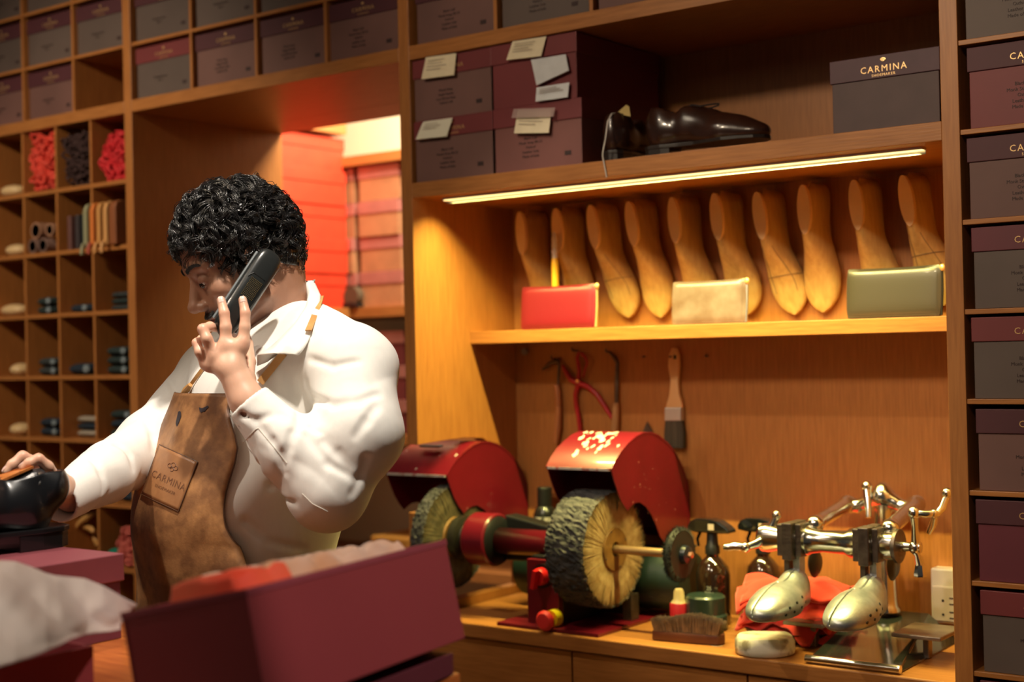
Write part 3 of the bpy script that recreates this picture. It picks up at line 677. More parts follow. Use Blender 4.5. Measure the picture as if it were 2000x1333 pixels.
# ============================================================ polishing machine
XR = -1.628; AY, AZ = .099, 1.071
pm = thing('polishing_machine', 'red double ended shoe polishing machine with two brush wheels on the workbench', 'machine', (-1.80, .10, .90))
PO = (-1.80, .10, .90)
def mp(mb, name, m, par=None, **kw): return local(mb, PO).build(name, m, par or pm, **kw)
prof = [(1194,918),(1203,899),(1214,882),(1227,867),(1242,854),(1256,847),(1270,846),(1285,851),(1297,861),(1307,870),(1320,888),(1332,912),(1341,938),(1347,965),(1350,987),(1351,1009),(1345,1035),(1338,1050),(1320,1070),(1301,1064),(1290,1050),(1283,1029),(1274,1008),(1262,990),(1250,982),(1240,984),(1233,990),(1226,999),(1217,985),(1209,968),(1201,943)]
outl = [tuple(onX(x, y, XR)[1:]) for x, y in prof]
outl = [(min(y, YW-.004), z) for y, z in outl]
def hood(name, x0, x1, worn, dy=0, dz=0):
    # curved skin carrying two side plates
    arc = [(y+dy, z+dz) for y, z in outl[:18]]; pl_ = [(min(y+dy, YW-.004), z+dz) for y, z in outl]; V = []; F = []
    for (y, z) in arc:
        n_ = Vector((0, y-AY, z-AZ)).normalized()*.002; y = min(y, YW-.006)
        V += [(x0-.001, y+n_.y, z+n_.z), (x1+.001, y+n_.y, z+n_.z), (x1+.001, y-n_.y, z-n_.z), (x0-.001, y-n_.y, z-n_.z)]
    for i in range(len(arc)-1):
        a = i*4
        for j in range(4): F.append((a+j, a+(j+1) % 4, a+4+(j+1) % 4, a+4+j))
    F += [(0,1,2,3), tuple(len(V)-4+j for j in (3,2,1,0))]
    h = mp(MB().add(V, F), name, redm, smooth=True, angle=35)
    local(MB().prism(pl_, x1-.003, x1, 'X'), PO).build('side_plate', redd, h, bevel=.0008)
    local(MB().prism(pl_, x0, x0+.003, 'X'), PO).build('side_plate', redd, h, bevel=.0008)
    # white worn edge strip at the lip
    y, z = arc[0]; lip = MB().box(x0+.004, x1-.004, y-.0028, y+.0025, z-.0035, z+.0015)
    local(lip, PO).build('lip', mat('worn_white', (.55,.50,.48), rough=.5, col2=(.35,.10,.10), vscale=60, thresh=(.35,.5)), h)
    rr = random.Random(worn); ch = MB()
    def skin(s, x):
        i = int(s); f = s-i; y = arc[i][0]*(1-f)+arc[i+1][0]*f; z = arc[i][1]*(1-f)+arc[i+1][1]*f; n_ = Vector((0, y-AY, z-AZ)).normalized()*.0026
        return (x, y+n_.y, z+n_.z)
    for k in range(46 if worn == 1 else 12):
        s = rr.uniform(1.2, 4.8) if worn == 1 else rr.uniform(.4, 6); x = rr.gauss((x0+x1)/2-.004, .028) if worn == 1 else rr.uniform(x0+.01, x1-.01)
        if not x0+.006 < x < x1-.006: continue
        r_ = rr.uniform(.0015, .0055)*(1 if worn == 1 else .45); n = 9
        ring = [skin(min(max(s+r_*1.3*math.sin(a)*rr.uniform(.5,1.2)/.017, 0), 15), x+r_*math.cos(a)*rr.uniform(.6,1.5)) for a in np.linspace(0, 2*PI, n, endpoint=False)]
        ch.add(ring, [tuple(range(n))])
    local(ch, PO).build('paint_chips', mat('bare_white', (.62,.56,.54), rough=.5), h)['kind'] = 'stuff'
    # thin scratches and nicks on the side plate
    sc_ = MB()
    for k in range(22 if worn == 1 else 4):
        y = rr.uniform(.12, .34); z = rr.uniform(1.12, 1.27); a = rr.uniform(-1, 1); l = rr.uniform(.001, .006)
        if (y-AY)**2+(z-AZ)**2 > .21**2*1.1: continue
        sc_.obox((x1+.0002, y, z), (.0004, l, .0008), (a, 0, 0))
    local(sc_, PO).build('scratches', mat('scratch', (.45,.18,.18), rough=.5), h)
    return h
redd = redm
hood('hood', -1.795, XR, 1); hl = hood('hood', -2.272, -2.085, 2, .012, -.030)
local(MB().obox((-2.185, .128, 1.277), (.062, .016, .005), (R(8),0,0)), PO).build('slot', blackm, hl, bevel=.0015)
# brush wheels
def wheel(name, x0, x1, rad, treadm, facem, seed):
    rr = np.random.default_rng(seed); n = 140; k = 12; V = []; F = []
    xs = np.linspace(x0, x1, k)
    for i, x in enumerate(xs):
        e = 1-.03*abs(2*i/(k-1)-1)**3
        for j in range(n):
            a = 2*PI*j/n; r_ = rad*e+rr.normal(0, .0016); V.append((x+rr.normal(0, .0008), AY+r_*math.cos(a), AZ+r_*math.sin(a)))
    for i in range(k-1):
        for j in range(n): a = i*n+j; b = i*n+(j+1) % n; F.append((a, b, b+n, a+n))
    m = MB().add(V, F)
    # short tufts standing out of the tread
    for q_ in range(1500):
        a = rr.uniform(0, 2*PI); x = rr.uniform(x0+.002, x1-.002); d = Vector((0, math.cos(a), math.sin(a))); c_ = Vector((x, AY, AZ))+d*(rad-.003)
        tgt = c_+d*rr.uniform(.003, .0075)+Vector((rr.normal(0,.0015), 0, 0))+Vector((0,-d.z,d.y))*rr.normal(0,.0015)
        s1 = Vector((.0012,0,0)); s2 = Vector((0,-d.z,d.y))*.0012
        m.add([c_+s1, c_-s1*.5+s2, c_-s1*.5-s2, tgt], [(0,1,3),(1,2,3),(2,0,3)])
    w_ = mp(m, name, treadm)
    fm = MB(); core = .047
    bk = MB()
    for x, sg in ((x1, 1), (x0, -1)):
        bk.lathe([(core-.004, x-.005*sg), (rad*.98, x-.009*sg)], (0, AY, AZ), 'X', 64)
        for q_ in range(1300 if sg > 0 else 300):
            a = rr.uniform(0, 2*PI); r0 = core-.002; r1 = rad*rr.uniform(.93, 1.02); da = rr.normal(0, .045)
            p0 = Vector((x-.003*sg+rr.uniform(0,.002)*sg, AY+r0*math.cos(a), AZ+r0*math.sin(a))); p1 = Vector((x+rr.uniform(-.006,.001)*sg, AY+r1*math.cos(a+da), AZ+r1*math.sin(a+da)))
            tn = Vector((0, -math.sin(a), math.cos(a)))*.0009; pm_ = (p0+p1)/2+Vector((.002*sg,0,0))
            fm.add([p0+tn*.5, p0-tn*.5, pm_+tn*1.6, pm_-tn*1.6, p1], [(0,1,3,2),(2,3,4)])
    local(fm, PO).build('side_bristles', facem, w_); local(bk, PO).build('backing', mat('bristle_roots', (.16,.10,.05), rough=.9), w_)
    hb = MB()
    hb.lathe([(.0,x0-.002),(core-.002,x0-.002),(core,x0+.001),(core,x1-.001),(core-.002,x1+.003),(.016,x1+.003),(.016,x1-.006),(0,x1-.006)], (0, AY, AZ), 'X', 40)
    h_ = local(hb, PO).build('hub', mat('hub_wood', (.30,.15,.04), rough=.5, col2=(.15,.07,.02), vscale=30), w_, smooth=True, angle=30)
    sc_ = MB()
    for a in (0, PI/2, PI, 3*PI/2): sc_.ball((x1+.003, AY+.042*math.cos(a+.4), AZ+.042*math.sin(a+.4)), .0028, 8, 0, (.5,1,1))
    local(sc_, PO).build('nails', iron, h_)
    return w_
treadm = mat('tread_black', (.030,.030,.036), rough=.85, col2=(.075,.070,.075), vscale=35, stretch=(.5,3,3), thresh=(.45,.62))
facem = mat('bristle_cream', (.58,.42,.24), rough=.6, col2=(.38,.24,.11), vscale=60)
wheel('brush_wheel', -1.752, -1.655, .124, treadm, facem, 3)
wheel('brush_wheel', -2.129, -2.092, .120, treadm, mat('bristle_olive', (.17,.13,.07), rough=.8, col2=(.07,.06,.04), vscale=50), 5)
# shaft, tube, collar, flange
mp(MB().lathe([(0,-1.66),(.0095,-1.66),(.0095,-1.50),(0,-1.50)], (0,AY,AZ), 'X', 20), 'shaft', mat('bronze_shaft', (.42,.27,.14), rough=.4, metal=.7), smooth=True)
mp(MB().lathe([(.029,-1.97),(.029,-1.765),(0,-1.765)], (0,AY,AZ), 'X', 32).lathe([(0,-1.97),(.029,-1.97)], (0,AY,AZ), 'X', 32), 'tube', redm, smooth=True)
mp(MB().lathe([(0,-2.035),(.055,-2.035),(.060,-2.028),(.060,-1.972),(.057,-1.968)], (0,AY,AZ), 'X', 40), 'collar', redm, smooth=True, angle=30)
mp(MB().lathe([(.057,-1.972),(.052,-1.966),(.020,-1.960)], (0,AY,AZ), 'X', 40), 'end_cover', blackm, smooth=True)
mp(MB().lathe([(0,-2.085),(.045,-2.083),(.050,-2.078),(.050,-2.06),(.035,-2.055),(.03,-2.036),(0,-2.036)], (0,AY,AZ), 'X', 40), 'flange', mat('greasy_black', (.02,.018,.014), rough=.35, coat=.3), smooth=True)
mp(MB().prism([(AZ-.052,-1.97),(AZ+.055,-1.97),(AZ+.030,-1.83),(AZ+.024,-1.80),(AZ-.04,-1.80)] and [(-1.972,AZ-.05),(-1.972,AZ+.054),(-1.83,AZ+.030),(-1.77,AZ+.026),(-1.77,AZ-.045)], AY+.030, AY+.075, 'Y'), 'drive_cover', blackm, bevel=.004)
# stand
mp(MB().box(-1.842, -1.760, .035, .052, .908, 1.046), 'front_plate', redm, bevel=.001)
mp(MB().box(-1.842, -1.760, .052, .20, .908, 1.052), 'pillar', blackm, bevel=.003)
mp(MB().lathe([(0,-2.02),(.066,-2.02),(.070,-2.0),(.070,-1.60),(.060,-1.575),(0,-1.575)], (0,.285,.985), 'X', 36), 'motor', mat('motor_green', (.012,.030,.028), rough=.45), smooth=True)
mp(MB().box(-1.905, -1.640, .005, .30, .9005, .908), 'base_plate', redm, bevel=.0012)
for x in (-1.667, ): mp(MB().box(x-.012, x+.012, .16, .19, .908, .965), 'bracket', iron, bevel=.001)
mp(MB().box(-1.88, -1.69, .215, .335, .908, .925), 'motor_foot', blackm)
k_ = mp(MB().lathe([(0,0),(.026,0),(.026,.004),(0,.004)], (-1.798,.031,1.012), 'Y', 28), 'switch_plate', blackm)
local(MB().lathe([(0,-.018),(.016,-.018),(.019,-.012),(.019,0)], (-1.798,.031,1.012), 'Y', 28).obox((-1.800,.006,1.008), (.009,.016,.040), (0,R(12),0)), PO).build('switch_knob', mat('red_plastic', (.62,.012,.016), rough=.3), k_, smooth=True)
e_ = mp(MB().lathe([(0,-.016),(.019,-.016),(.019,.006),(0,.006)], (-1.768,.030,.925), 'Y', 28), 'stop_button_collar', mat('yellow_button', (.80,.62,.01), rough=.4), smooth=True)
local(MB().lathe([(0,-.044),(.016,-.043),(.0215,-.037),(.0215,-.033),(.012,-.028),(.010,-.010),(0,-.010)], (-1.768,.030,.925), 'Y', 28), PO).build('stop_button', mat('red_button', (.80,.035,.035), rough=.45), e_, smooth=True)
# small felt disc on the shaft end
fd = MB(); rr = np.random.default_rng(9)
fd.lathe([(0,-1.508),(.050,-1.506),(.056,-1.497),(.050,-1.488),(0,-1.486)], (0,AY,AZ), 'X', 48)
for q_ in range(900):
    a = rr.uniform(0, 2*PI); x = rr.uniform(-1.508, -1.487); r0 = .048; r1 = rr.uniform(.057,.062)
    p0 = Vector((x, AY+r0*math.cos(a), AZ+r0*math.sin(a))); p1 = Vector((x+rr.normal(0,.001), AY+r1*math.cos(a), AZ+r1*math.sin(a))); tn = Vector((0,-math.sin(a),math.cos(a)))*.0012; u_ = Vector((.001,0,0))
    fd.add([p0+tn, p0-tn, p0+u_, p1], [(0,1,3),(1,2,3),(2,0,3)])
d_ = mp(fd, 'small_brush_wheel', mat('bristle_black', (.012,.014,.016), rough=.6))
local(MB().lathe([(0,-1.486),(.020,-1.486),(.018,-1.476),(.010,-1.473),(0,-1.473)], (0,AY,AZ), 'X', 28), PO).build('washer', mat('blue_black', (.015,.02,.035), rough=.3), d_, smooth=True)
local(MB().lathe([(0,-1.474),(.007,-1.474),(.007,-1.466),(0,-1.464)], (0,AY,AZ), 'X', 6), PO).build('nut', mat('copper', (.55,.28,.18), rough=.4, metal=.8), d_)
# ============================================================ shoe stretcher
sx = thing('shoe_stretcher', 'nickel plated double shoe stretching machine with two perforated foot forms and T handles', 'machine', (-1.12, .30, .90))
SO = (-1.12, .30, .90)
def sp(mb, name, m, par=None, **kw): return local(mb, SO).build(name, m, par or sx, **kw)
def q3(x, y, Y): return tuple(onY(x, y, Y))
YS_ = .11
a0 = q3(1486, 1045, YS_); a1 = q3(1752, 1072, YS_); zc = (a0[2]+a1[2])/2; x0_, x1_ = a0[0], a1[0]
Ls = x1_-x0_
pr = [(0,0),(.023,0),(.028,.006),(.029,.02),(.022,.05),(.022,.052),(.029,.058),(.029,.11),(.026,.115),(.0215,.14),(.0225,.165),(.0235,.19),(.029,.2),(.030,.24),(.0265,.27),(.027,.272),(.027,.29),(.022,.294),(.010,.298),(.010,.305)]
kx = Ls/.294
sp(MB().lathe([(r_, x0_+s*kx) for r_, s in pr], (0, YS_, zc), 'X', 36), 'crossbar', chrome, smooth=True, angle=30)
sp(MB().lathe([(.024,x1_-.004),(.032,x1_),(.032,x1_+.006),(0,x1_+.008)], (0,YS_,zc), 'X', 32), 'dark_disc', iron, smooth=True)
for px in (1541, 1690):
    cx_ = onY(px, 1045, YS_-.03)[0]
    cl = sp(MB().box(cx_-.026, cx_-.013, YS_-.032, YS_+.030, zc-.030, zc+.032).box(cx_-.011, cx_+.010, YS_-.042, YS_+.030, zc-.036, zc+.036).box(cx_+.012, cx_+.024, YS_-.030, YS_+.030, zc-.030, zc+.034), 'clamp', iron, bevel=.002)
    sp(MB().box(cx_-.012, cx_-.002, YS_-.030, YS_-.012, zc-.080, zc-.02), 'post_bar', iron, cl); sp(MB().box(cx_+.002, cx_+.016, YS_-.020, YS_+.004, zc-.085, zc-.02), 'post_bar', castal, cl)
    # foot form: heel end up at the bar, toe down and out towards the room
    B = np.array([cx_+.004, YS_-.010, zc-.078]); 
    toe = onY(1474, 1176, -.055) if px < 1600 else onY(1604, 1188, -.055)
    dv = (toe-B)/np.linalg.norm(toe-B); sd = np.array([1.,0,0]); upv = np.cross(sd, dv); upv *= np.sign(upv[2]); M_ = np.stack([dv, sd, upv], 1); LL = np.linalg.norm(toe-B)
    def foot(P, B=B, M_=M_, LL=LL):
        q = (P-B)@M_; s = q[..., 0]; 
        a = ell(q, (.014,0,-.022), (.038,.031,.046)); b = ell(q, (LL*.55,0,-.022), (.070,.049,.036)); c_ = ell(q, (LL*.84,0,-.020), (.052,.038,.023)); d = cap(q, (.00,0,-.002), (LL*.6,0,-.014), .019, .019)
        g = smin(smin(a, b, .02), smin(c_, d, .015), .018)
        g = smax(g, -(q[..., 2]+.046-.10*np.clip(s-.06, 0, 1)), .005)
        # the gap where the form splits lengthwise
        sy = q[..., 1]-.0-np.where(s > LL*.42, -.006, .004)
        return smax(g, -(np.maximum(np.abs(sy)-.0011, -(q[..., 2]+.022))), .0008)
    ff = sdf('foot_form', foot, np.minimum(B, toe)-.06, np.maximum(B, toe)+.06, .0022, castal, None, it=1)
    me = ff.data
    for v in me.vertices: v.co -= Vector(SO)
    ff.parent = sx
    hl_ = MB()
    for s, w_ in [(.36,-.024),(.54,-.026),(.72,-.027),(.88,-.026),(.46,-.010),(.64,-.013),(.80,-.016)]:
        for sg in (1,):
            # find the surface by marching down from outside
            o_ = B+M_@np.array([s*LL, .075, w_]); dd = -M_[:, 1]; p_ = o_.copy()
            for _ in range(80): p_ = p_+dd*float(foot(p_[None])[0])*.6
            n_ = np.array([float(foot((p_+e)[None])[0]-foot((p_-e)[None])[0]) for e in np.eye(3)*.001]); n_ /= np.linalg.norm(n_)+1e-9
            hl_.tube([p_+n_*.0012, p_-n_*.004], .0028, 10)
    local(hl_, SO).build('holes', blackm, ff)
# rear yoke, arms and column
YR = .30
col_ = q3(1726, 990, YR); hb = q3(1722, 960, YR)
sp(MB().lathe([(.030,0),(.030,.006),(.026,.012),(.024,.022),(.021,.09),(.020,.2),(.021,.235)], (col_[0], YR, .955), 'Z', 28), 'column', chrome, smooth=True)
yk = lambda pts, Y, rad: MB().tube([q3(x, y, yy if yy is not None else Y) for x, y, yy in pts], rad, 14)
def yoke(P):
    pts = [(1655,985,.014),(1675,990,.011),(1700,978,.013),(1724,972,.020),(1745,982,.013),(1765,992,.011),(1790,985,.014)]
    W_ = [np.array(q3(x, y, YR)) for x, y, r_ in pts]; s = None
    for (A, B_, r1, r2) in [(W_[i], W_[i+1], pts[i][2], pts[i+1][2]) for i in range(6)]:
        d = cap(P, A, B_, r1*1.2, r2*1.2); s = d if s is None else smin(s, d, .006)
    for (u, v, yv, w2, h2, yv2, r1, r2) in [(1655,985,YR,1592,1012,YS_+.02,.013,.013),(1790,985,YR,1738,1020,YS_+.02,.013,.014)]:
        A = np.array(q3(u, v, yv)); B_ = np.array([q3(w2, h2, yv2)[0], yv2, zc+.030]); s = smin(s, cap(P, A, B_, r1*1.15, r2*1.1), .010); s = smin(s, ell(P, B_, (.018,.018,.016)), .008)
    s = smin(s, cap(P, W_[3], W_[3]+np.array([0,0,.018]), .018, .013), .008)
    return s
yk_ = sdf('yoke', yoke, (-1.36,.07,1.08), (-1.0,.34,1.26), .0028, chrome)
for v in yk_.data.vertices: v.co -= Vector(SO)
yk_.parent = sx
sp(MB().lathe([(.0165,0),(.0165,.018),(0,.018)], (hb[0], YR, hb[2]-.010), 'Z', 6), 'top_nut', mat('brass', (.55,.38,.16), rough=.3, metal=1))
def handle(name, segs, rad, balls):
    m = MB()
    for s in segs: m.tube([q3(*p) for p in s], rad, 12)
    for x, y, Y, r_ in balls: m.ball(q3(x, y, Y), r_, 16)
    return sp(m, name, chrome, smooth=True)
sp(MB().lathe([(.008,x1_),(.010,x1_+.012),(.007,x1_+.03),(.010,x1_+.038),(.010,x1_+.046)], (0,YS_,zc), 'X', 16), 'screw', chrome, smooth=True)
handle('screw_handle', [[(1785,1003,.085),(1787,1030,.10),(1789,1062,.11)], [(1787,1075,.11),(1792,1085,.11),(1797,1105,.115)]], [.0085,.006,.009], [(1785,1002,.085,.0115),(1788,1070,.11,.013)])
sp(MB().lathe([(.007,.018),(.010,.004),(.0125,-.010),(.012,-.014),(.0,-.014)], q3(1797,1112,.115), 'Z', 8), 'knob', chrome, smooth=True)
handle('screw_handle', [[(1790,1003,.085),(1808,1005,.09),(1828,1003,.10)], [(1826,1008,.10),(1840,993,.12),(1850,968,.13)], [(1826,1008,.10),(1822,1025,.12),(1815,1040,.13)]], [.006,.0075,.006], [(1824,1004,.10,.009),(1850,964,.13,.0105)])
handle('screw_handle', [[(1517,1010,YS_),(1503,1038,YS_-.005),(1490,1055,YS_-.02)], [(1490,1055,YS_-.02),(1478,1063,YS_-.03),(1455,1070,YS_-.045)], [(1455,1070,YS_-.045),(1435,1068,YS_-.05),(1420,1070,YS_-.055)]], [.008,.0095,.006], [(1517,1007,YS_,.010),(1456,1070,YS_-.045,.0105)])
sp(MB().tube([q3(1440,1070,YS_-.05), q3(1425,1070,YS_-.053), q3(1414,1070,YS_-.055)], [.005,.008,.006], 12), 'grip', chrome, smooth=True)
handle('locking_lever', [[(1696,1012,.26),(1695,980,.27),(1693,955,.28)]], [.006,.008,.009], [(1693,950,.28,.011)])
for px, py in ((1592,1100),(1744,1105)): sp(MB().lathe([(0,-.006),(.022,-.006),(.030,0),(.022,.006),(0,.006)], q3(px, py, .20), 'X', 24), 'pad', blackm, smooth=True)
# base: sloping casting with two side platforms
zb = .9005
bs = MB().add([(-1.172,.012,zb),(-.995,.012,zb),(-1.00,.335,zb),(-1.24,.335,zb),(-1.172,.012,zb+.010),(-.995,.012,zb+.010),(-1.06,.335,.952),(-1.20,.335,.952)], [(3,2,1,0),(4,5,6,7),(0,1,5,4),(1,2,6,5),(2,3,7,6),(3,0,4,7)])
sp(bs, 'base', mat('polished_black', (.03,.034,.030), rough=.14, coat=.6, metal=.3), bevel=.003)
sp(MB().tube([(-1.176,.010,zb+.0085),(-.992,.010,zb+.0085)], .008, 12), 'front_edge', chrome, smooth=True)
sp(MB().obox((-1.225,.155,.952), (.085,.11,.008)).obox((-1.225,.155,.925), (.012,.02,.048)), 'side_platform', mat('platform_steel', (.22,.17,.14), rough=.35, metal=.6, var=.2, vscale=30), bevel=.002)
sp(MB().obox((-1.00,.165,.950), (.095,.12,.008)).obox((-1.00,.165,.925), (.012,.02,.048)), 'side_platform', MATS['platform_steel'], bevel=.002)
# ============================================================ bottles, cloths, brush, stone
glassb = mat('amber_glass', (.022,.010,.006), rough=.08, coat=1)
lab = mat('bottle_print', (.45,.45,.42), rough=.6)
def bottle(label, x, y):
    t = thing('sprayer_bottle', label, 'bottle', (x, y, .9005), group='dark spray bottles behind the polishing shaft')
    MB().lathe([(0,0),(.034,0),(.037,.004),(.037,.105),(.034,.122),(.022,.137),(.0135,.145),(.0135,.158),(0,.158)], n=32).build('bottle', glassb, t, smooth=True)
    n_ = MB().lathe([(.016,.150),(.016,.166),(.013,.170),(.011,.205),(0,.205)], n=24).build('collar', blackm, t, smooth=True)
    gl = mat('gloss_black', (.006,.008,.009), rough=.12, coat=1)
    V = []; m = MB()
    m.prism([(-.052,.200),(-.030,.196),(.030,.196),(.050,.197),(.050,.203),(.040,.212),(.022,.222),(.002,.226),(-.030,.226),(-.045,.220),(-.052,.210)], -.017, .017, 'Y')
    m.build('spray_head', gl, t, bevel=.003)
    MB().tube([(-.028,0,.198),(-.034,-.004,.180),(-.030,-.006,.165)], [.004,.0035,.003], 8).build('trigger', gl, t, smooth=True)
    MB().box(.0,.014,-.0182,-.0165,.203,.216).build('sticker', mat('cream_sticker', (.60,.50,.40), rough=.6), t)
    text('lettering', '25\nPEN', .012, lab, t, (.010, -.0374, .075), lines=.95)
    return t
bottle('dark spray bottle with cream sticker on its head, behind the small black wheel', -1.510, .262)
b2_ = bottle('dark spray bottle without sticker, partly behind the nickel crank handle', -1.418, .318)
sc1 = thing('spray_can', 'short red can with cream neck behind the shoe brush', 'can', (-1.545, .175, .9005))
MB().lathe([(0,0),(.019,0),(.020,.003),(.020,.052),(.018,.055)], n=28).build('can', mat('can_red', (.45,.012,.025), rough=.45), sc1, smooth=True)
MB().lathe([(.018,.055),(.012,.062),(.011,.078),(.008,.084),(0,.084)], n=24).build('neck', mat('cream_plastic', (.55,.42,.24), rough=.3), sc1, smooth=True)
gj = MB().lathe([(0,0),(.042,0),(.046,.004),(.046,.030),(.042,.034),(.042,.068),(.038,.072),(0,.072)], n=36).build('polish_tin', mat('green_tin', (.022,.045,.040), rough=.3, coat=.5), loc=(-1.495, .20, .9005), smooth=True, angle=30); tag(gj, 'dark green round tin between the red can and the spray bottles', 'tin')
jx = onY(1062, 1000, .33)
jj = thing('bottle', 'black capped bottle with white label behind the polishing machine between the two hoods', 'bottle', (jx[0], .335, .9005))
hj = float(onY(1062, 952, .335)[2])-.9005
MB().lathe([(0,0),(.026,0),(.028,.004),(.028,hj-.065),(.022,hj-.05),(.017,hj-.045)], n=28).build('body', mat('jar_black', (.01,.012,.012), rough=.25, coat=.4), jj, smooth=True)
MB().lathe([(.018,hj-.046),(.018,hj-.002),(.016,hj),(0,hj)], n=28).build('cap', blackm, jj, smooth=True)
MB().lathe([(.0284,hj-.12),(.0284,hj-.070)], n=28).build('label', mat('white_label', (.55,.52,.46), rough=.5, col2=(.06,.06,.05), vscale=45, thresh=(.45,.5)), jj, smooth=True)
# shoe brush lying bristles up
sb = thing('shoe_brush', 'horsehair shoe brush lying bristles up beside the white stone', 'brush', (-1.462, .068, .9005), (0, 0, R(8)))
MB().prism([(-.072,-.018),(-.078,0),(-.072,.020),(0,.024),(.070,.022),(.078,.0),(.070,-.018),(0,-.021)], 0, .020, 'Z').build('handle', mat('brush_wood', (.115,.035,.018), rough=.4, var=.15), sb, smooth=True, bevel=.003)
br = MB(); rr = np.random.default_rng(4)
for q_ in range(2600):
    u = rr.uniform(-.068,.068); v = rr.uniform(-.017,.018); b0 = Vector((u, v, .018)); h_ = .030+.006*math.sin(u*45+1)+rr.normal(0,.0015)
    b1 = Vector((u*1.10+rr.normal(0,.0012), v*1.2+rr.normal(0,.001), .018+h_)); a_ = Vector((.0009,0,0)); c_ = Vector((0,.0009,0))
    br.add([b0+a_, b0-a_, b0+c_, b1+a_*.5, b1-a_*.5, b1+c_*.5], [(0,1,4,3),(1,2,5,4),(2,0,3,5),(3,4,5)])
br.build('bristles', mat('horsehair', (.30,.19,.10), rough=.7, col2=(.16,.11,.07), vscale=60), sb)
mbl = mat('white_marble', (.76,.70,.58), rough=.35, col2=(.28,.23,.16), vscale=22, thresh=(.34,.44), bump=.2, bscale=60)
ms = MB(); n = 44; V = []; F = []; rr = random.Random(5); ed_ = [1+.012*math.sin(3*2*PI*j/n+1)+.008*math.sin(7*2*PI*j/n) for j in range(n)]
pf = [(0,.0),(.053,.0),(.0575,.003),(.0585,.012),(.058,.026),(.053,.0335),(.036,.0340),(.026,.0332),(.018,.0328),(0,.0328)]
mb = MB().lathe(pf, n=n)
for i, (x, y, z) in enumerate(mb.v):
    e = ed_[i % n]; mb.v[i] = (x*e, y*e*.96, z*(1+.05*math.sin(x*60)) if z > .02 else z)
stn = mb.build('marble_stone', mbl, loc=(-1.282, .050, .9005), smooth=True, angle=50); tag(stn, 'round chipped white marble stone on the front of the workbench', 'stone')
# chalk marks
ch = MB()
for (cx_, cy_, r_, a0_, a1_) in [(1385,1255,9,.3,4.2),(1401,1257,11,.8,5.0),(1355,1247,8,0,3.4),(1369,1245,6,1,5)]:
    ps = [onZ(cx_+r_*math.cos(a)*1.3, cy_+r_*math.sin(a)*.6, .9005) for a in np.linspace(a0_, a1_, 14)]; ch.tube(ps, .0009, 5)
for v_ in range(len(ch.v)): ch.v[v_] = (ch.v[v_][0], ch.v[v_][1], .9001+(ch.v[v_][2]-.9005)*.3+.0003)
cho = ch.build('chalk_marks', mat('chalk', (.62,.55,.48), rough=.9), wt)
# red cloths, a loose pile of folded sheets on a dark dish
dish = MB().lathe([(0,.0),(.075,0),(.098,.008),(.106,.022),(.103,.022),(.092,.010),(0,.006)], n=40).build('rubber_tray', blackm, loc=(-1.300, .225, .9005), smooth=True, angle=30); tag(dish, 'black shallow tray under the red cloths', 'tray')
redc = mat('red_cloth', (.72,.035,.018), rough=.85, bump=.3, bscale=500, sheen=.3)
clab = ['topmost orange red cloth of the pile behind the foot forms', 'second cloth from the top of the red pile', 'third cloth from the top of the red pile', 'fourth cloth from the top, its corner hanging towards the stone', 'fifth cloth from the top of the red pile', 'lowest red cloth of the pile, resting on the black tray']
for k in range(6):
    rr = np.random.default_rng(40+k); nu, nv = 40, 30; U, Vv = np.meshgrid(np.linspace(-1, 1, nu), np.linspace(-1, 1, nv), indexing='ij')
    ph = rr.uniform(0, 6, 4); a = rr.uniform(-.35, .35)
    X_ = U*(.108-.003*k)+.008*np.sin(3*Vv+ph[0]); Y_ = Vv*.072+.006*np.sin(4*U+ph[1])
    Z_ = .006*np.sin(5*U+ph[2]+2*Vv)+.005*np.sin(7*Vv+ph[3])+.004*np.sin(11*U*Vv+ph[0])-.030*np.clip(np.hypot(U, Vv)-.75, 0, 1)*(1+.8*(Vv < -.3))
    zt = .912+.0155*(6-k)
    X2 = X_*math.cos(a)-Y_*math.sin(a); Y2 = X_*math.sin(a)+Y_*math.cos(a)
    V = np.stack([X2, Y2, Z_], -1).reshape(-1, 3); F = [(i*nv+j, (i+1)*nv+j, (i+1)*nv+j+1, i*nv+j+1) for i in range(nu-1) for j in range(nv-1)]
    o = npmesh('polishing_cloth', V, F, redc, loc=(-1.30+rr.uniform(-.01,.01), .225+rr.uniform(-.01,.006), zt+.006))
    s_ = o.modifiers.new('t', 'SOLIDIFY'); s_.thickness = .005; s_.offset = 0
    tag(o, clab[k], 'cloth', 'pile of red polishing cloths')
# socket
ox = onY(1846, 1165, YW-.03); so = thing('power_socket', 'white double power socket on the back panel in the right corner', 'socket', (ox[0]+.012, YW, ox[2]))
b_ = MB().box(-.040,.040,-.034,0,-.055,.055).build('housing', mat('socket_white', (.72,.66,.58), rough=.35), so, bevel=.004)
MB().box(-.036,.036,-.038,-.033,-.050,.020).build('face', mat('socket_grey', (.55,.47,.43), rough=.4), so, bevel=.002)
mb = MB()
for (x, z) in ((-.014,-.008),(-.014,-.036)): mb.rod((x,-.0385,z), (x,-.037,z), .0026, 10)
for (x, z) in ((.004,-.002),(.004,-.014),(.004,-.030),(.004,-.042)): mb.box(x-.005,x+.005,-.0386,-.0375,z-.001,z+.001)
mb.build('slots', blackm, so)
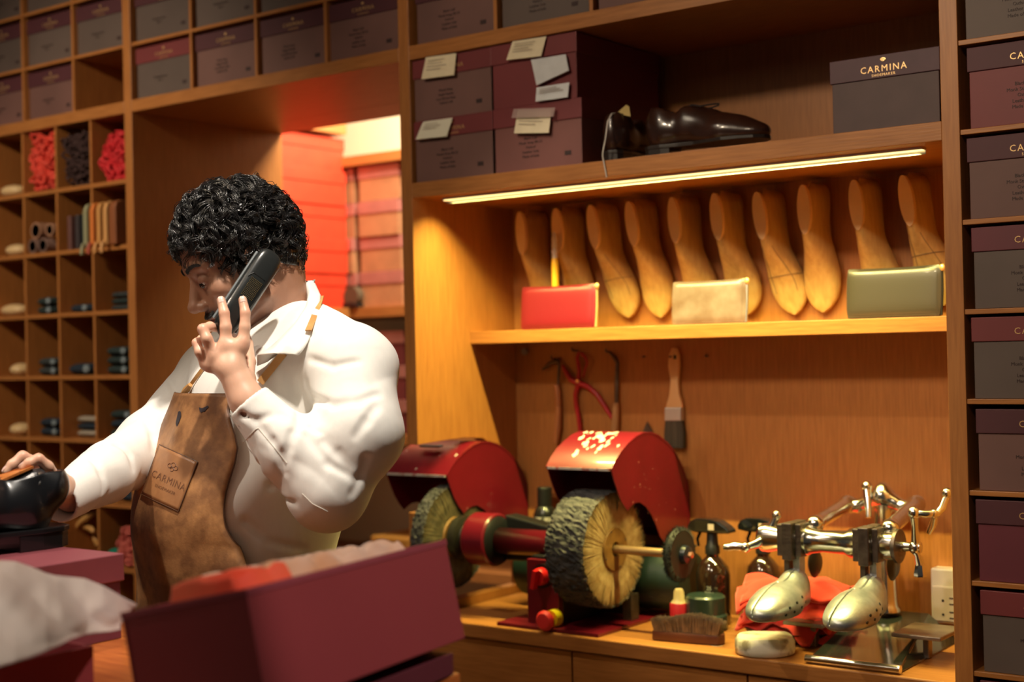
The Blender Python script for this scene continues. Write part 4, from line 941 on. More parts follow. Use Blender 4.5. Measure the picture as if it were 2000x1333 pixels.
# ============================================================ stockroom stock
def stock_col(x, z0, n, H, names, bm, lm, y=YS, W=.2, jit=.004, grp='shoe boxes on the stockroom shelf'):
    for k in range(n):
        stockbox(names % ['lowest','second','third','fourth','fifth','sixth'][k], x+random.uniform(-jit, jit), y+random.uniform(-.006, .006), z0+k*H+.0005*k, H-.001, bm, lm, W=W, rz=random.uniform(-.02,.02), grp=grp)
stock_col(-3.403, 1.661, 4, .122, '%s pink lidded box in the stockroom stack beside the right jamb, eye level shelf', tanb, pinkb, W=.19)
stock_col(-3.625, 1.661, 4, .122, '%s box of the stockroom stack behind the orange lit stack', tanb, pinkb, W=.2)
for k in range(5):
    H = .118; stockbox('%s box of the orange red lit stack seen end on through the opening' % ['lowest','second','third','fourth','topmost'][k], -3.665+.008*(k % 2), .868+.004*(k % 3), 1.661+k*.1185, H, orange, orange, D=.322, W=.21, grp='orange red boxes in the stockroom')
t = thing('side_shelf', 'yellow lit shelf board unit under the orange red stack in the stockroom', 'shelf', (-3.6, 1.0, 0))
for z in (.78, 1.22, 1.66, 2.30): part(MB().box(-3.95, -3.43, .86, YS-.021, z-.035, z), 'shelf', wood_x, t)
part(MB().box(-3.98, -3.95, .86, YS-.021, 0, 2.5), 'side_panel', wood_z, t)
stockbox('brown box on the highest stockroom shelf against the bright panel', -3.62, 1.0, 2.301, .105, tanb, pinkb, W=.19, D=.19)
stockbox('orange box on the highest stockroom shelf at the left jamb', -3.85, .89, 2.301, .09, orange, pinkb, D=.25)
stock_col(-3.40, 1.221, 3, .118, '%s red box of the stockroom stack beside the right jamb, below eye level', lids[2], pinkb, W=.19)
stock_col(-3.19, 1.221, 3, .118, '%s red box of the stockroom stack hidden half by the right jamb', lids[2], pinkb, W=.19)
stock_col(-3.62, 1.221, 2, .118, '%s red box of the stockroom stack behind the shoulder of the person', lids[2], pinkb, W=.19)
stock_col(-3.17, .781, 1, .118, '%s red box on the shelf below the elbow of the person in the stockroom', lids[2], pinkb, W=.19)
tb = MB().box(-.09,.09,-.10,.10,0,.085).build('storage_box', mat('yellow_board', (.62,.30,.06), rough=.5), loc=(-3.30, 1.31, .781), bevel=.008); tag(tb, 'small yellow box on the low stockroom shelf right of the elbow', 'box')
tp_ = thing('tape_dispenser', 'dark tape dispenser on the yellow stockroom shelf behind the shoulder', 'dispenser', tuple(onY(684, 590, 1.19)[:2])+(1.661,))
MB().prism([(-.06,0),(.05,0),(.05,.012),(.02,.02),(-.04,.012)], -.02, .02, 'Y').build('base', blackm, tp_, bevel=.002)
MB().lathe([(.018,-.016),(.034,-.016),(.034,.016),(.018,.016)], (.018,0,.040), 'Y', 24).build('roll', mat('tape_roll', (.10,.075,.05), rough=.4), tp_, smooth=True, angle=30)
# ============================================================ pigeonhole goods
def cellx(c): return [PX0, -3.932, -3.772, -3.611, -3.453, -3.293, -3.137][c]
# lace bundles
def laces(label, x0, x1, z0, z1, y, m, seed, loops):
    rr = np.random.default_rng(seed); mb = MB(); w_ = x1-x0; h_ = z1-z0
    for k in range(loops):
        cx_ = rr.uniform(.14, .86)*w_; cz = rr.uniform(.1, .92)*h_; r_ = rr.uniform(.010, .021); rz_ = r_*rr.uniform(.6, 1.5); ph = rr.uniform(0, 6); y0 = rr.uniform(0, .045)
        ps = []
        for a in np.linspace(0, 2*PI, 13)[:-1]:
            px = min(max(cx_+r_*math.cos(a+ph), .004), w_-.004); pz = min(max(cz+rz_*math.sin(a+ph), .004), h_-.002)
            ps.append((px-w_/2, y0+.012*math.sin(2*a+ph), pz))
        mb.tube(ps, .0040, 6, closed=True)
    o = mb.build('lace_bundle', m, loc=((x0+x1)/2, y, z0), smooth=True); return tag(o, label, 'laces', None, 'stuff')
def fuzz(label, x0, x1, z0, z1, y, m, seed):
    return laces(label, x0, x1, z0, z1, y, m, seed, 150)
laces('orange red rolled laces filling the top cell of the second column', cellx(3)+.012, cellx(4)-.006, 1.9885, 2.158, .02, mat('lace_coral', (.75,.07,.045), rough=.7), 11, 120)
laces('dark brown tangled laces in the top cell of the third column', cellx(4)+.008, cellx(5)-.008, 1.9885, 2.14, .02, mat('lace_brown', (.045,.018,.018), rough=.8), 12, 100)
laces('crimson tangled laces in the top cell beside the tall post', cellx(5)+.020, -3.140, 1.9885, 2.125, .02, mat('lace_red', (.62,.02,.03), rough=.7), 13, 130)
# cream shoe horns / ovals on the first column
crm = mat('cream_horn', (.72,.52,.28), rough=.35, coat=.3)
for (px, py), z, w_, n_ in [((26,369),1.9885,.05,'top'),((34,486),1.8115,.042,'second'),((28,604),1.6345,.055,'third'),((40,721),1.4575,.03,'fourth'),((40,840),1.2805,.034,'fifth')]:
    p = onY(px, py, .05); k_ = .022
    o = MB().ball((0,0,0), 1, 24, 0, (w_, .035, .019)).build('polishing_sponge', crm, loc=(min(p[0]+.006, -3.622-w_), .05, z+.0185), smooth=True); tag(o, f'cream oval sponge in the {n_} cell of the leftmost visible column', 'sponge', 'cream oval sponges')
# rolled belts
bm_ = mat('belt_tan', (.42,.22,.14), rough=.5); bs_ = mat('belt_suede', (.30,.18,.15), rough=.7)
for (px, py, r_, n_) in [(78,440,.024,'upper one'),(72,472,.021,'lower left one'),(92,472,.021,'lower right one'),(97,440,.019,'upper one behind, at the cell divider')]:
    p = onY(px, py, .03); z = {'upper one': 1.8115+.066, 'lower left one': 1.8115+.022, 'lower right one': 1.8115+.022}.get(n_, 1.8115+.064)
    mb = MB()
    for q_ in range(3):
        rr_ = r_-.005*q_
        if rr_ < .007: continue
        mb.lathe([(rr_-.0030, -.02), (rr_, -.02), (rr_, .02), (rr_-.0030, .02), (rr_-.0030, -.02)], (0,0,0), 'Y', 28)
    o = mb.build('rolled_belt', bm_ if 'lower' not in n_ else bs_, loc=(p[0]+(.02 if 'behind' in n_ else 0), .035, z), smooth=True, angle=30); tag(o, f'rolled leather belt beside the dark wallets, {n_}', 'belt', 'rolled belts')
# upright card wallets / notebooks
for k, (px, c_, n_) in enumerate([(118,(.02,.025,.026),'blackish, leftmost'),(136,(.14,.06,.055),'reddish brown'),(151,(.045,.035,.04),'dark plum'),(163,(.020,.028,.030),'blackish, rightmost')]):
    p = onY(px, 455, .02); o = MB().box(-.0085,.0085,0,.09,0,.098).build('card_wallet', mat('wallet_%d' % k, c_, rough=.5), loc=(p[0], .018, 1.8115), bevel=.003); tag(o, f'upright leather wallet in the third column, {n_} of four', 'wallet', 'upright wallets in a row')
# key cases with tassels
for k, (px, c_, n_) in enumerate([(178,(.30,.30,.18),'pale green, leftmost'),(191,(.70,.20,.035),'bright orange'),(204,(.62,.30,.09),'tan, in the middle'),(217,(.66,.34,.12),'light tan'),(232,(.26,.085,.03),'reddish brown, broad side seen')]):
    p = onY(px, 440, .01); m_ = mat('case_%d' % k, c_, rough=.5); w_ = .0075 if k < 4 else .014
    t = thing('leather_case', f'upright leather tassel case in the cell by the post, {n_}', 'case', (p[0], -.012, 1.8125), group='leather cases with tassels')
    MB().prism([(0,.0),(.075,.0),(.075,.118),(.02,.122),(.006,.116),(0,.10)], -w_, w_, 'X').build('body', m_, t, bevel=.003)
    if k < 4: MB().tube([(0,-.004,.010),(0,-.010,-.004),(0,-.011,-.022)], [.004,.0055,.0045], 8).build('tassel', m_ if k != 1 else mat('tassel_red', (.45,.08,.05), rough=.6), t, smooth=True)
# folded socks
def socks(label, px0, px1, z, n, cols, y=.045, tip=True, Hs=.026):
    a = onY(px0, 700, y)[0]; b_ = onY(px1, 700, y)[0]; b_ = min(b_, [c for c in (-3.617, -3.459, -3.299, -3.141) if c > a+.02][0])
    for k in range(n):
        w_ = (b_-a)/2*(1-.02*k); t = thing('folded_socks', label % (['bottom','second','third'][k] if n > 1 else 'single'), 'socks', ((a+b_)/2, y, z+.0005+Hs*k), group='folded socks in the pigeonholes')
        m_ = cols[k % len(cols)]
        MB().tube([(-w_,0,Hs/2),(-w_*.9,0,Hs/2),(w_*.9,0,Hs/2),(w_,0,Hs/2)], [Hs*.30,Hs*.47,Hs*.47,Hs*.30], 14, flat=1).build('roll', m_, t, smooth=True)
        for c_ in t.children:
            for v in c_.data.vertices: v.co.y = v.co.y*2.6+.03
        if tip: MB().ball((w_*.72,-.006,Hs*.5), Hs*.40, 12, 0, (1.1,.5,.95)).build('band', mat('sock_band', (.17,.22,.26), rough=.8), t, smooth=True)
nv = mat('sock_navy', (.010,.022,.042), rough=.9); tl = mat('sock_teal', (.014,.030,.032), rough=.9); gy = mat('sock_grey', (.030,.040,.045), rough=.9); cr_ = mat('sock_cream', (.34,.30,.25), rough=.9)
socks('%s folded dark sock pair in the third row cell, second column', 70, 105, 1.634, 2, [tl, tl])
socks('%s folded navy sock pair alone in the third row cell, third column', 132, 177, 1.634, 1, [nv])
socks('%s folded dark sock pair in the third row cell beside the post', 214, 250, 1.634, 3, [gy, tl], tip=False, Hs=.018)
socks('%s folded grey sock pair in the fourth row cell, second column', 73, 112, 1.457, 2, [gy, gy])
socks('%s folded navy sock pair alone in the fourth row cell, third column', 132, 178, 1.457, 1, [nv], Hs=.034)
socks('%s folded dark sock pair in the fourth row cell beside the post', 207, 251, 1.457, 3, [tl, tl])
socks('%s folded navy sock pair in the fifth row cell, second column', 73, 112, 1.28, 2, [nv, nv])
socks('%s folded cream and grey sock pair in the fifth row cell, third column', 143, 184, 1.28, 3, [cr_, MATS['sock_navy'], cr_], tip=False, Hs=.020)
socks('%s folded dark sock pair in the fifth row cell beside the post', 212, 256, 1.28, 3, [tl, nv])
socks('%s folded dark sock pair in the low row beside the post, glimpsed under the forearm', 224, 258, 1.105, 1, [nv], tip=False)
# curved wooden shoe horns in the low cell
hm_ = mat('horn_wood', (.62,.34,.11), rough=.35, coat=.3); 
for k, pts in enumerate([[(150,1030),(163,1016),(184,1003)],[(158,1030),(172,1030),(184,1040)],[(143,1040),(152,1052),(168,1062)],[(182,1045),(188,1055),(190,1066)],[(143,1066),(155,1060),(170,1075)],[(160,1048),(170,1065),(180,1078)]]):
    P = [onY(x, y, .05+.016*k) for x, y in pts]; c_ = P[1]; P = [Vector(p-c_) for p in P]
    o = MB().tube([P[0], (P[0]+P[1])/2+Vector((0,0,.002)), P[1], (P[1]+P[2])/2+Vector((0,0,.002)), P[2]], [.006,.0085,.0095,.0085,.006], 12).build('shoe_horn', hm_, loc=tuple(c_), smooth=True)
    tag(o, 'curved wooden shoe horn behind the black shoe, '+['leaning highest','light oval one in the middle','long one at left','upright one at the divider','lowest one at left','one lying under the others'][k], 'shoe horn', 'wooden shoe horns')
p = onY(226, 1074, .03); o = MB().lathe([(.008,-.012),(.021,-.012),(.023,0),(.021,.012),(.008,.012)], axis='Y', n=28).build('thread_spool', mat('teal_thread', (.01,.28,.20), rough=.6), loc=(p[0], .03, .9305+.0225+.0), smooth=True); o.location.z = .955; tag(o, 'teal ring shaped spool in the low cell beside the post', 'spool')
laces('coral pink tangled laces in the low cell against the post', -3.225, -3.143, .935, 1.04, .02, mat('lace_pink', (.55,.12,.10), rough=.8), 21, 70)
# ============================================================ counter
ct = thing('counter', 'polished orange wood shop counter under the foreground shoe boxes', 'counter', (-2.0, -1.6, 0))
part(MB().box(-2.9, -1.068, -2.15, -1.145, 1.085, 1.12), 'top', mat('counter_wood', (.55,.16,.035), rough=.3, col2=(.36,.09,.02), stretch=(2,18,10), vscale=7, coat=.3), ct, .003)
part(MB().box(-2.86, -1.10, -2.11, -1.18, 0, 1.085), 'body', wood_z, ct)
# lidded shoe box carrying the black shoe
lbm = mat('burgundy_lid_top', (.22,.050,.062), rough=.5, var=.06)
t = thing('shoe_box', 'closed burgundy shoe box on the counter carrying the black shoe on its lid', 'box', (-1.592, -1.222, 1.1205))
MB().box(-.336, -.004, -.338, -.004, 0, .108).build('base', burg, t, bevel=.001)
MB().box(-.340, 0, -.342, 0, .078, .115).build('lid', lbm, t, bevel=.0015)
# black dress shoe on it, toe towards the customer side
blk = mat('black_calf', (.007,.008,.010), rough=.30, coat=.4, bump=.10, bscale=90, dist=.0006); blk2 = mat('black_edge', (.006,.006,.007), rough=.3, coat=.3)
lin = mat('lining', (.16,.07,.04), rough=.6)
def black_shoe():
    t = thing('dress_shoe', 'black leather dress shoe on the burgundy box, held open by the hand inside', 'shoe', (-1.757, -1.225, 1.2358), (0, 0, R(-93)))
    f0 = shoe_fn()
    def rim(Q): return .082+.10*np.clip(Q[..., 0]-.105, 0, .1)-.16*np.clip(Q[..., 0]-.020, 0, .045)+.22*np.clip(Q[..., 0]-.075, 0, .05)
    def up(P):
        Q = P.copy(); Q[..., 2] = Q[..., 2]-.026
        out = np.minimum(f0(Q), 1)
        out = smin(out, cap(Q, (.012,0,.06), (.030,0,.072), .040, .031), .01)
        ins = out+.0030
        hole = smax(ins, -(Q[..., 2]-.004), .002)
        s = smax(out, -np.where(Q[..., 0] < .135, hole, .05), .001)
        return smax(s, Q[..., 2]-rim(Q), .002)
    V, F = sparse_nets(up, (-.04,-.062,.018), (.325,.062,.135), .0016); V = relax(V, F, 3)
    npmesh('upper', V, F, blk, t)
    def inn(P):
        Q = P.copy(); Q[..., 2] = Q[..., 2]-.026
        out = smin(f0(Q), cap(Q, (.012,0,.06), (.030,0,.072), .040, .031), .01)+.0032
        s = smax(out, -(out+.0022), .0004)
        return smax(smax(s, Q[..., 2]-rim(Q)+.0012, .001), Q[..., 0]-.14, .001)
    V, F = nets(inn, (-.04,-.06,.018), (.16,.06,.135), .0022); npmesh('lining', V, F, lin, t)
    so = [(-.024,0),(-.020,.022),(-.004,.035),(.03,.038),(.09,.034),(.13,.036),(.17,.046),(.21,.052),(.25,.049),(.285,.036),(.305,.016),(.311,-.004),(.305,-.024),(.285,-.040),(.25,-.049),(.21,-.052),(.17,-.045),(.13,-.035),(.09,-.034),(.03,-.038),(-.004,-.035),(-.020,-.022)]
    MB().prism(so, .0225, .0300, 'Z').build('sole', blk2, t, bevel=.0015)
    he = [(-.023,0),(-.018,.021),(-.002,.033),(.03,.036),(.066,.035),(.066,-.035),(.03,-.036),(-.002,-.033),(-.018,-.021)]
    MB().prism(he, 0, .023, 'Z').build('heel', blk2, t, bevel=.0015)
    return t
BSH = black_shoe()
# wooden backed tool gripped above the opening of the shoe
c_ = at(38, 945, 2.0)
bt_ = thing('shoe_tree', 'orange wooden shoe tree block with black edge gripped above the black shoe', 'shoe tree', tuple(c_))
Dd = 1.995
bp = [at(2,938,Dd), at(38,921,Dd), at(65,917,Dd+.01), at(73,924,Dd), at(80,943,Dd-.01), at(74,952,Dd-.012), at(42,964,Dd-.01), at(0,965,Dd-.01)]
dirv = np.array([-.58,.80,0])*.034
V = [p-c_ for p in bp]+[p-c_+dirv for p in bp]; n = len(bp)
MB().add(V, [(i, (i+1) % n, n+(i+1) % n, n+i) for i in range(n)]+[tuple(range(n))[::-1], tuple(range(n, 2*n))]).build('block', mat('ebonised', (.030,.030,.032), rough=.3, coat=.3), bt_, bevel=.003)
tp2 = [at(0,944,Dd-.004), at(34,929,Dd-.004), at(66,915,Dd+.004), at(60,916,Dd+.03), at(30,922,Dd+.03), at(-5,934,Dd+.03)]
V = [p-c_ for p in tp2]+[p-c_+np.array([0,0,.0035]) for p in tp2]; n = len(tp2)
MB().add(V, [(i, (i+1) % n, n+(i+1) % n, n+i) for i in range(n)]+[tuple(range(n))[::-1], tuple(range(n, 2*n))]).build('wooden_top', mat('orange_wood', (.62,.22,.05), rough=.4, col2=(.45,.13,.03), vscale=40, stretch=(1,4,4)), bt_)
# ------------------------------------------------------------ foreground tray with tissue
C_ = at(480, 1152, 1.36); Rr_ = at(870, 1058, 1.686); Rr_[2] = C_[2]; L_ = float(np.linalg.norm(Rr_-C_)); e2 = (Rr_-C_)/L_; ang = math.atan2(e2[1], e2[0])
# local frame: x along the long side, y inward (away to the left), z up; then tipped about the long side
tr = thing('open_shoe_box', 'large open burgundy shoe box full of tissue, tilted, nearest the camera', 'box', tuple(C_), (0, 0, ang))
tilt = R(12); tm = mat('burgundy_near', (.29,.044,.052), rough=.5, bump=.12, bscale=900, var=.05, vscale=5, dist=.0005)
def imx(p): v = RM.T@(np.asarray(p)-CAM); return 1000+FPX*v[0]/-v[2], 666.5-FPX*v[1]/-v[2]
e1 = np.array([-e2[1], e2[0], 0]); e1t = e1*math.cos(tilt)-zv0*math.sin(tilt) if False else e1*math.cos(tilt)-np.array([0,0,1.])*math.sin(tilt)
Wt = .10
while imx(C_+e1t*Wt)[0] > 236: Wt += .002
Ht, th_ = .117, .0035
def tiltf(mb):
    ct_, st_ = math.cos(tilt), math.sin(tilt); mb.v = [(x, y*ct_+z*st_, z*ct_-y*st_) for x, y, z in mb.v]; return mb
m = MB().box(0, L_, 0, th_, -Ht, 0).box(0, L_, Wt-th_, Wt, -Ht, 0).box(0, th_, th_, Wt-th_, -Ht, 0).box(L_-th_, L_, th_, Wt-th_, -Ht, 0).box(th_, L_-th_, th_, Wt-th_, -Ht, -Ht+th_)
tiltf(m).build('tray', tm, tr, bevel=.0008)
ed_m = mat('burgundy_edge', (.30,.055,.075), rough=.5)
tiltf(MB().box(-.001, L_+.001, -.0010, .0008, -.006, .0008).box(-.0010, .0008, 0, Wt, -.006, .0008)).build('folded_rim', ed_m, tr, bevel=.0005)
tiltf(MB().box(-.0012, -.0002, .004, .058, -Ht-.0, -Ht+.022)).build('barcode_label', paperw, tr)
# the narrower closed half it rests on
Bc = onZ(895, 1319, 1.1205)
ul = thing('flat_box', 'dark burgundy flat box lying on the counter under the tilted open box', 'box', (Bc[0], Bc[1], 1.1205), (0, 0, ang))
MB().box(-L_+.03, 0, .006, .050, 0, .0255).build('base', burg, ul, bevel=.001)
def tissue(name, label, u0, u1, v0, v1, hf, m, seed, amp):
    rr = np.random.default_rng(seed); nu, nv = 130, 70; V = []; a_ = rr.uniform(0, 6, 8); ct_, st_ = math.cos(tilt), math.sin(tilt)
    for i in range(nu):
        for j in range(nv):
            su, sv = i/(nu-1), j/(nv-1); u = u0+(u1-u0)*su; v = v0+(v1-v0)*sv
            env = min(1, min(su, 1-su)*8)*min(1, min(sv, 1-sv)*5)
            cr = amp*(abs(math.sin(u*62+v*35+a_[0]))*.9+abs(math.sin(u*34-v*80+a_[1]))*.8+math.sin(u*150+v*60+a_[2])*.25+math.sin(v*170-u*50+a_[3])*.2-.7)
            z = -.045*(1-env)+hf(u, v)*env+cr*env
            x, y = u+cr*.3, v; V.append((x, y*ct_+z*st_, z*ct_-y*st_))
    F = [(i*nv+j, (i+1)*nv+j, (i+1)*nv+j+1, i*nv+j+1) for i in range(nu-1) for j in range(nv-1)]
    o = npmesh(name, V, F, m); o.location = tuple(C_); o.rotation_euler = (0, 0, ang); s_ = o.modifiers.new('t', 'SOLIDIFY'); s_.thickness = .0006
    return tag(o, label, 'paper')
tmo = mat('tissue_orange', (.95,.07,.03), rough=.6, col2=(.90,.16,.07), vscale=12, bump=.3, bscale=30)
tmc = mat('tissue_tan', (.86,.62,.48), rough=.5, col2=(.72,.32,.12), vscale=14, bump=.3, bscale=30, sheen=.3)
tissue('tissue_paper', 'orange red tissue paper rising from the near end of the open box', .004, .12, .006, Wt-.03, lambda u, v: .011+.004*math.sin(v*22), tmo, 3, .005)
tissue('tissue_paper', 'tan and pink tissue paper rising along the long side of the open box', .040, L_-.006, .006, Wt-.012, lambda u, v: .013+.004*math.sin(u*17+.5)-.01*max(0, u-.27)*3, tmc, 5, .006)
# ------------------------------------------------------------ box with pale tissue, lower left
nb = thing('shoe_box', 'open dark burgundy shoe box at the bottom left corner under pale tissue paper', 'box', (-1.352, -1.452, 1.1205))
MB().box(-.190, -.187, -.36, 0, 0, .056).box(-.003, 0, -.36, 0, 0, .056).box(-.187, -.003, -.36, -.357, 0, .056).box(-.187, -.003, -.003, 0, 0, .056).box(-.187, -.003, -.357, -.003, 0, .003).build('base', tm, nb, bevel=.0008)
tw = mat('tissue_cream', (.82,.70,.64), rough=.6, var=.06, vscale=8, bump=.25, bscale=22, sheen=.2)
tops = [(-60,1085,1.60),(0,1096,1.60),(30,1098,1.60),(60,1108,1.60),(90,1121,1.58),(110,1126,1.57),(135,1128,1.57),(165,1131,1.57),(200,1145,1.57),(232,1163,1.58),(268,1182,1.60)]
mids = [(-60,1180,1.47),(0,1175,1.47),(30,1176,1.47),(60,1180,1.47),(90,1188,1.47),(120,1200,1.48),(150,1212,1.50),(170,1219,1.52),(200,1219,1.54),(225,1218,1.56),(240,1212,1.58)]
bots = [(-60,1315,1.36),(0,1303,1.36),(30,1294,1.36),(60,1285,1.37),(90,1273,1.38),(115,1262,1.40),(140,1248,1.42),(165,1240,1.44),(190,1236,1.46),(215,1234,1.50),(236,1230,1.54)]
def rs(l, n): 
    a = np.array(l, float); return np.stack([np.interp(np.linspace(0, len(l)-1, n), range(len(l)), a[:, i]) for i in range(3)], 1)
n = 90; T = [rs(l, n) for l in (tops, mids, bots)]; V = []; nv = 60; rr = np.random.default_rng(8)
for j in range(nv):
    v = j/(nv-1)
    for i in range(n):
        c0, c1, c2 = T[0][i], T[1][i], T[2][i]
        cm_ = 2*c1-.5*(c0+c2); q_ = c0*(1-v)**2+2*v*(1-v)*cm_+c2*v*v
        u = i/(n-1); am = math.sin(PI*min(1, v*1.1))*.012+.001
        d_ = am*(math.sin(u*9+v*4)*.8+math.sin(u*17-v*6+1)*.4+abs(math.sin(u*7-v*5))*.9+math.sin(u*38+v*16)*.07)
        V.append(at(q_[0], q_[1], q_[2]-d_))
Va = np.array(V); c_ = Va.mean(0); F = [(j*n+i, j*n+i+1, (j+1)*n+i+1, (j+1)*n+i) for j in range(nv-1) for i in range(n-1)]
o = npmesh('tissue_paper', Va-c_, F, tw, loc=tuple(c_)); s_ = o.modifiers.new('t', 'SOLIDIFY'); s_.thickness = .0006; tag(o, 'pale crumpled tissue paper spilling over the box at the bottom left', 'paper')
# ============================================================ person behind the counter
rv = RM[:, 0].copy(); rv[2] = 0; rv /= np.linalg.norm(rv); dv_ = np.array([-rv[1], rv[0], 0]); zv = np.array([0,0,1.])
def near(P, c, Rn, f):
    d = np.linalg.norm(P-c, axis=-1); m = d < Rn
    if m.all(): return f(P)
    out = d-Rn+.06
    if m.any(): out[m] = f(P[m][None])[0]
    return out
def horiz(phi): return -math.cos(phi)*rv-math.sin(phi)*dv_
# body frame: f = where the chest points, l = his left
PH = R(35); bf = horiz(PH); bl = math.sin(PH)*rv-math.cos(PH)*dv_; BM = np.stack([bf, bl, zv], 1)
# head frame
HY, HP = R(24), R(27); hh_ = horiz(HY); HF = math.cos(HP)*hh_-math.sin(HP)*zv; HU = math.sin(HP)*hh_+math.cos(HP)*zv; HL = math.sin(HY)*rv-math.cos(HY)*dv_
HM = np.stack([HF, HL, HU], 1); HO = at(464, 495, 2.33); HS = .95
def hp(f, l, u): return HO+HM@np.array([f, l, u])*HS
N_ = at(556, 660, 2.37); SL = at(686, 724, 2.215); SRt = at(425, 742, 2.50)
EL = at(640, 962, 2.13); WL = at(482, 782, 2.135)
ER = at(285, 876, 2.36); WR = at(138, 966, 2.14)
CH = at(512, 838, 2.36); BE = at(470, 1015, 2.36); PE = at(480, 1190, 2.38)
# ------------------------------------------------------------ hands
def P3(x, y, D): return at(x, y, D)
LH = dict(  # left hand, fingers laid along the phone
 index=[P3(475,668,2.145), P3(478,640,2.148), P3(479,612,2.152), P3(474,586,2.160)],
 middle=[P3(441,670,2.145), P3(441,640,2.146), P3(438,612,2.150), P3(432,587,2.158)],
 ring=[P3(416,690,2.145), P3(404,662,2.136), P3(396,643,2.140), P3(410,638,2.160), P3(424,642,2.180)],
 pinky=[P3(402,712,2.150), P3(390,688,2.142), P3(384,670,2.148), P3(394,662,2.166), P3(406,668,2.184)],
 thumb=[P3(482,740,2.160), P3(486,708,2.190), P3(482,672,2.215), P3(476,648,2.228)])
LR = dict(**{k: [v*.84 for v in l] for k, l in dict(index=[.0105,.0098,.0090,.0078], middle=[.0108,.0102,.0092,.0080], ring=[.0105,.0098,.0092,.0085,.0075], pinky=[.0095,.0088,.0082,.0075,.0065], thumb=[.014,.0125,.0115,.0095]).items()})
RH = dict(
 index=[P3(109,936,1.965), P3(93,912,1.945), P3(75,897,1.935), P3(57,905,1.928), P3(45,914,1.926)],
 middle=[P3(90,925,1.99), P3(66,903,1.975), P3(44,892,1.965), P3(24,908,1.955), P3(12,922,1.950)],
 ring=[P3(85,930,2.015), P3(60,912,2.005), P3(34,905,2.00), P3(16,925,1.99), P3(8,945,1.985)],
 pinky=[P3(88,945,2.03), P3(64,932,2.03), P3(44,930,2.03), P3(30,948,2.02)],
 thumb=[P3(118,962,1.975), P3(96,972,1.95), P3(70,975,1.935), P3(50,970,1.925)])
RR_ = dict(**{k: [v*.84 for v in l] for k, l in dict(index=[.0105,.0098,.0092,.0085,.0075], middle=[.0108,.010,.0094,.0086,.0075], ring=[.0105,.0096,.009,.0084,.0072], pinky=[.0095,.0086,.008,.007], thumb=[.014,.0125,.0115,.0095]).items()})
for k_ in RH: RH[k_] = [CAM+(p-CAM)*(1+.10/np.linalg.norm(p-CAM)) for p in RH[k_]]
def chain(P, pts, rad, k=.0035):
    s = None
    for i in range(len(pts)-1):
        d = cap(P, pts[i], pts[i+1], rad[i], rad[i+1]); s = d if s is None else smin(s, d, k)
    return s
def hand(P, H, Rr, W, wr, pal):
    # palm: tendons from the wrist to each knuckle, melted together
    s = cap(P, W, pal, wr, wr*.86)
    for n_ in ('index','middle','ring','pinky'):
        s = smin(s, cap(P, pal, H[n_][0], wr*.56, Rr[n_][0]*1.10), .012)
    s = smin(s, cap(P, W*.55+pal*.45, H['thumb'][0], wr*.6, Rr['thumb'][0]*1.15), .014)
    for a, b in (('index','middle'),('middle','ring'),('ring','pinky')):
        s = smin(s, cap(P, H[a][0]*.85+pal*.15, H[b][0]*.85+pal*.15, .0105, .0100), .008)
    fing = None
    for n_ in ('index','middle','ring','pinky','thumb'):
        d = chain(P, H[n_], Rr[n_])
        
        fing = d if fing is None else np.minimum(fing, d)
    return smin(s, fing, .0045)
palL = P3(452, 722, 2.142); palR = P3(112, 948, 2.10)
def arms(P):
    s = smin(cap(P, SL, EL, .046, .038), cap(P, EL, WL, .037, .0260), .015)
    s2 = smin(cap(P, SRt, ER, .046, .036), cap(P, ER, WR, .035, .0245), .015)
    return np.minimum(s, s2)
def torso(P, g=0.):
    s = ell(P, BE, (.150+g, .182+g, .175), BM); s = smin(s, ell(P, CH, (.118+g, .175+g, .175), BM), .07)
    s = smin(s, cap(P, SL, SRt, .058+g, .058+g), .05); s = smin(s, cap(P, N_, (SL+N_)/2, .048+g, .048+g), .05); s = smin(s, cap(P, N_, (SRt+N_)/2, .048+g, .048+g), .05)
    s = smin(s, ell(P, PE, (.135+g, .170+g, .15), BM), .06); return s
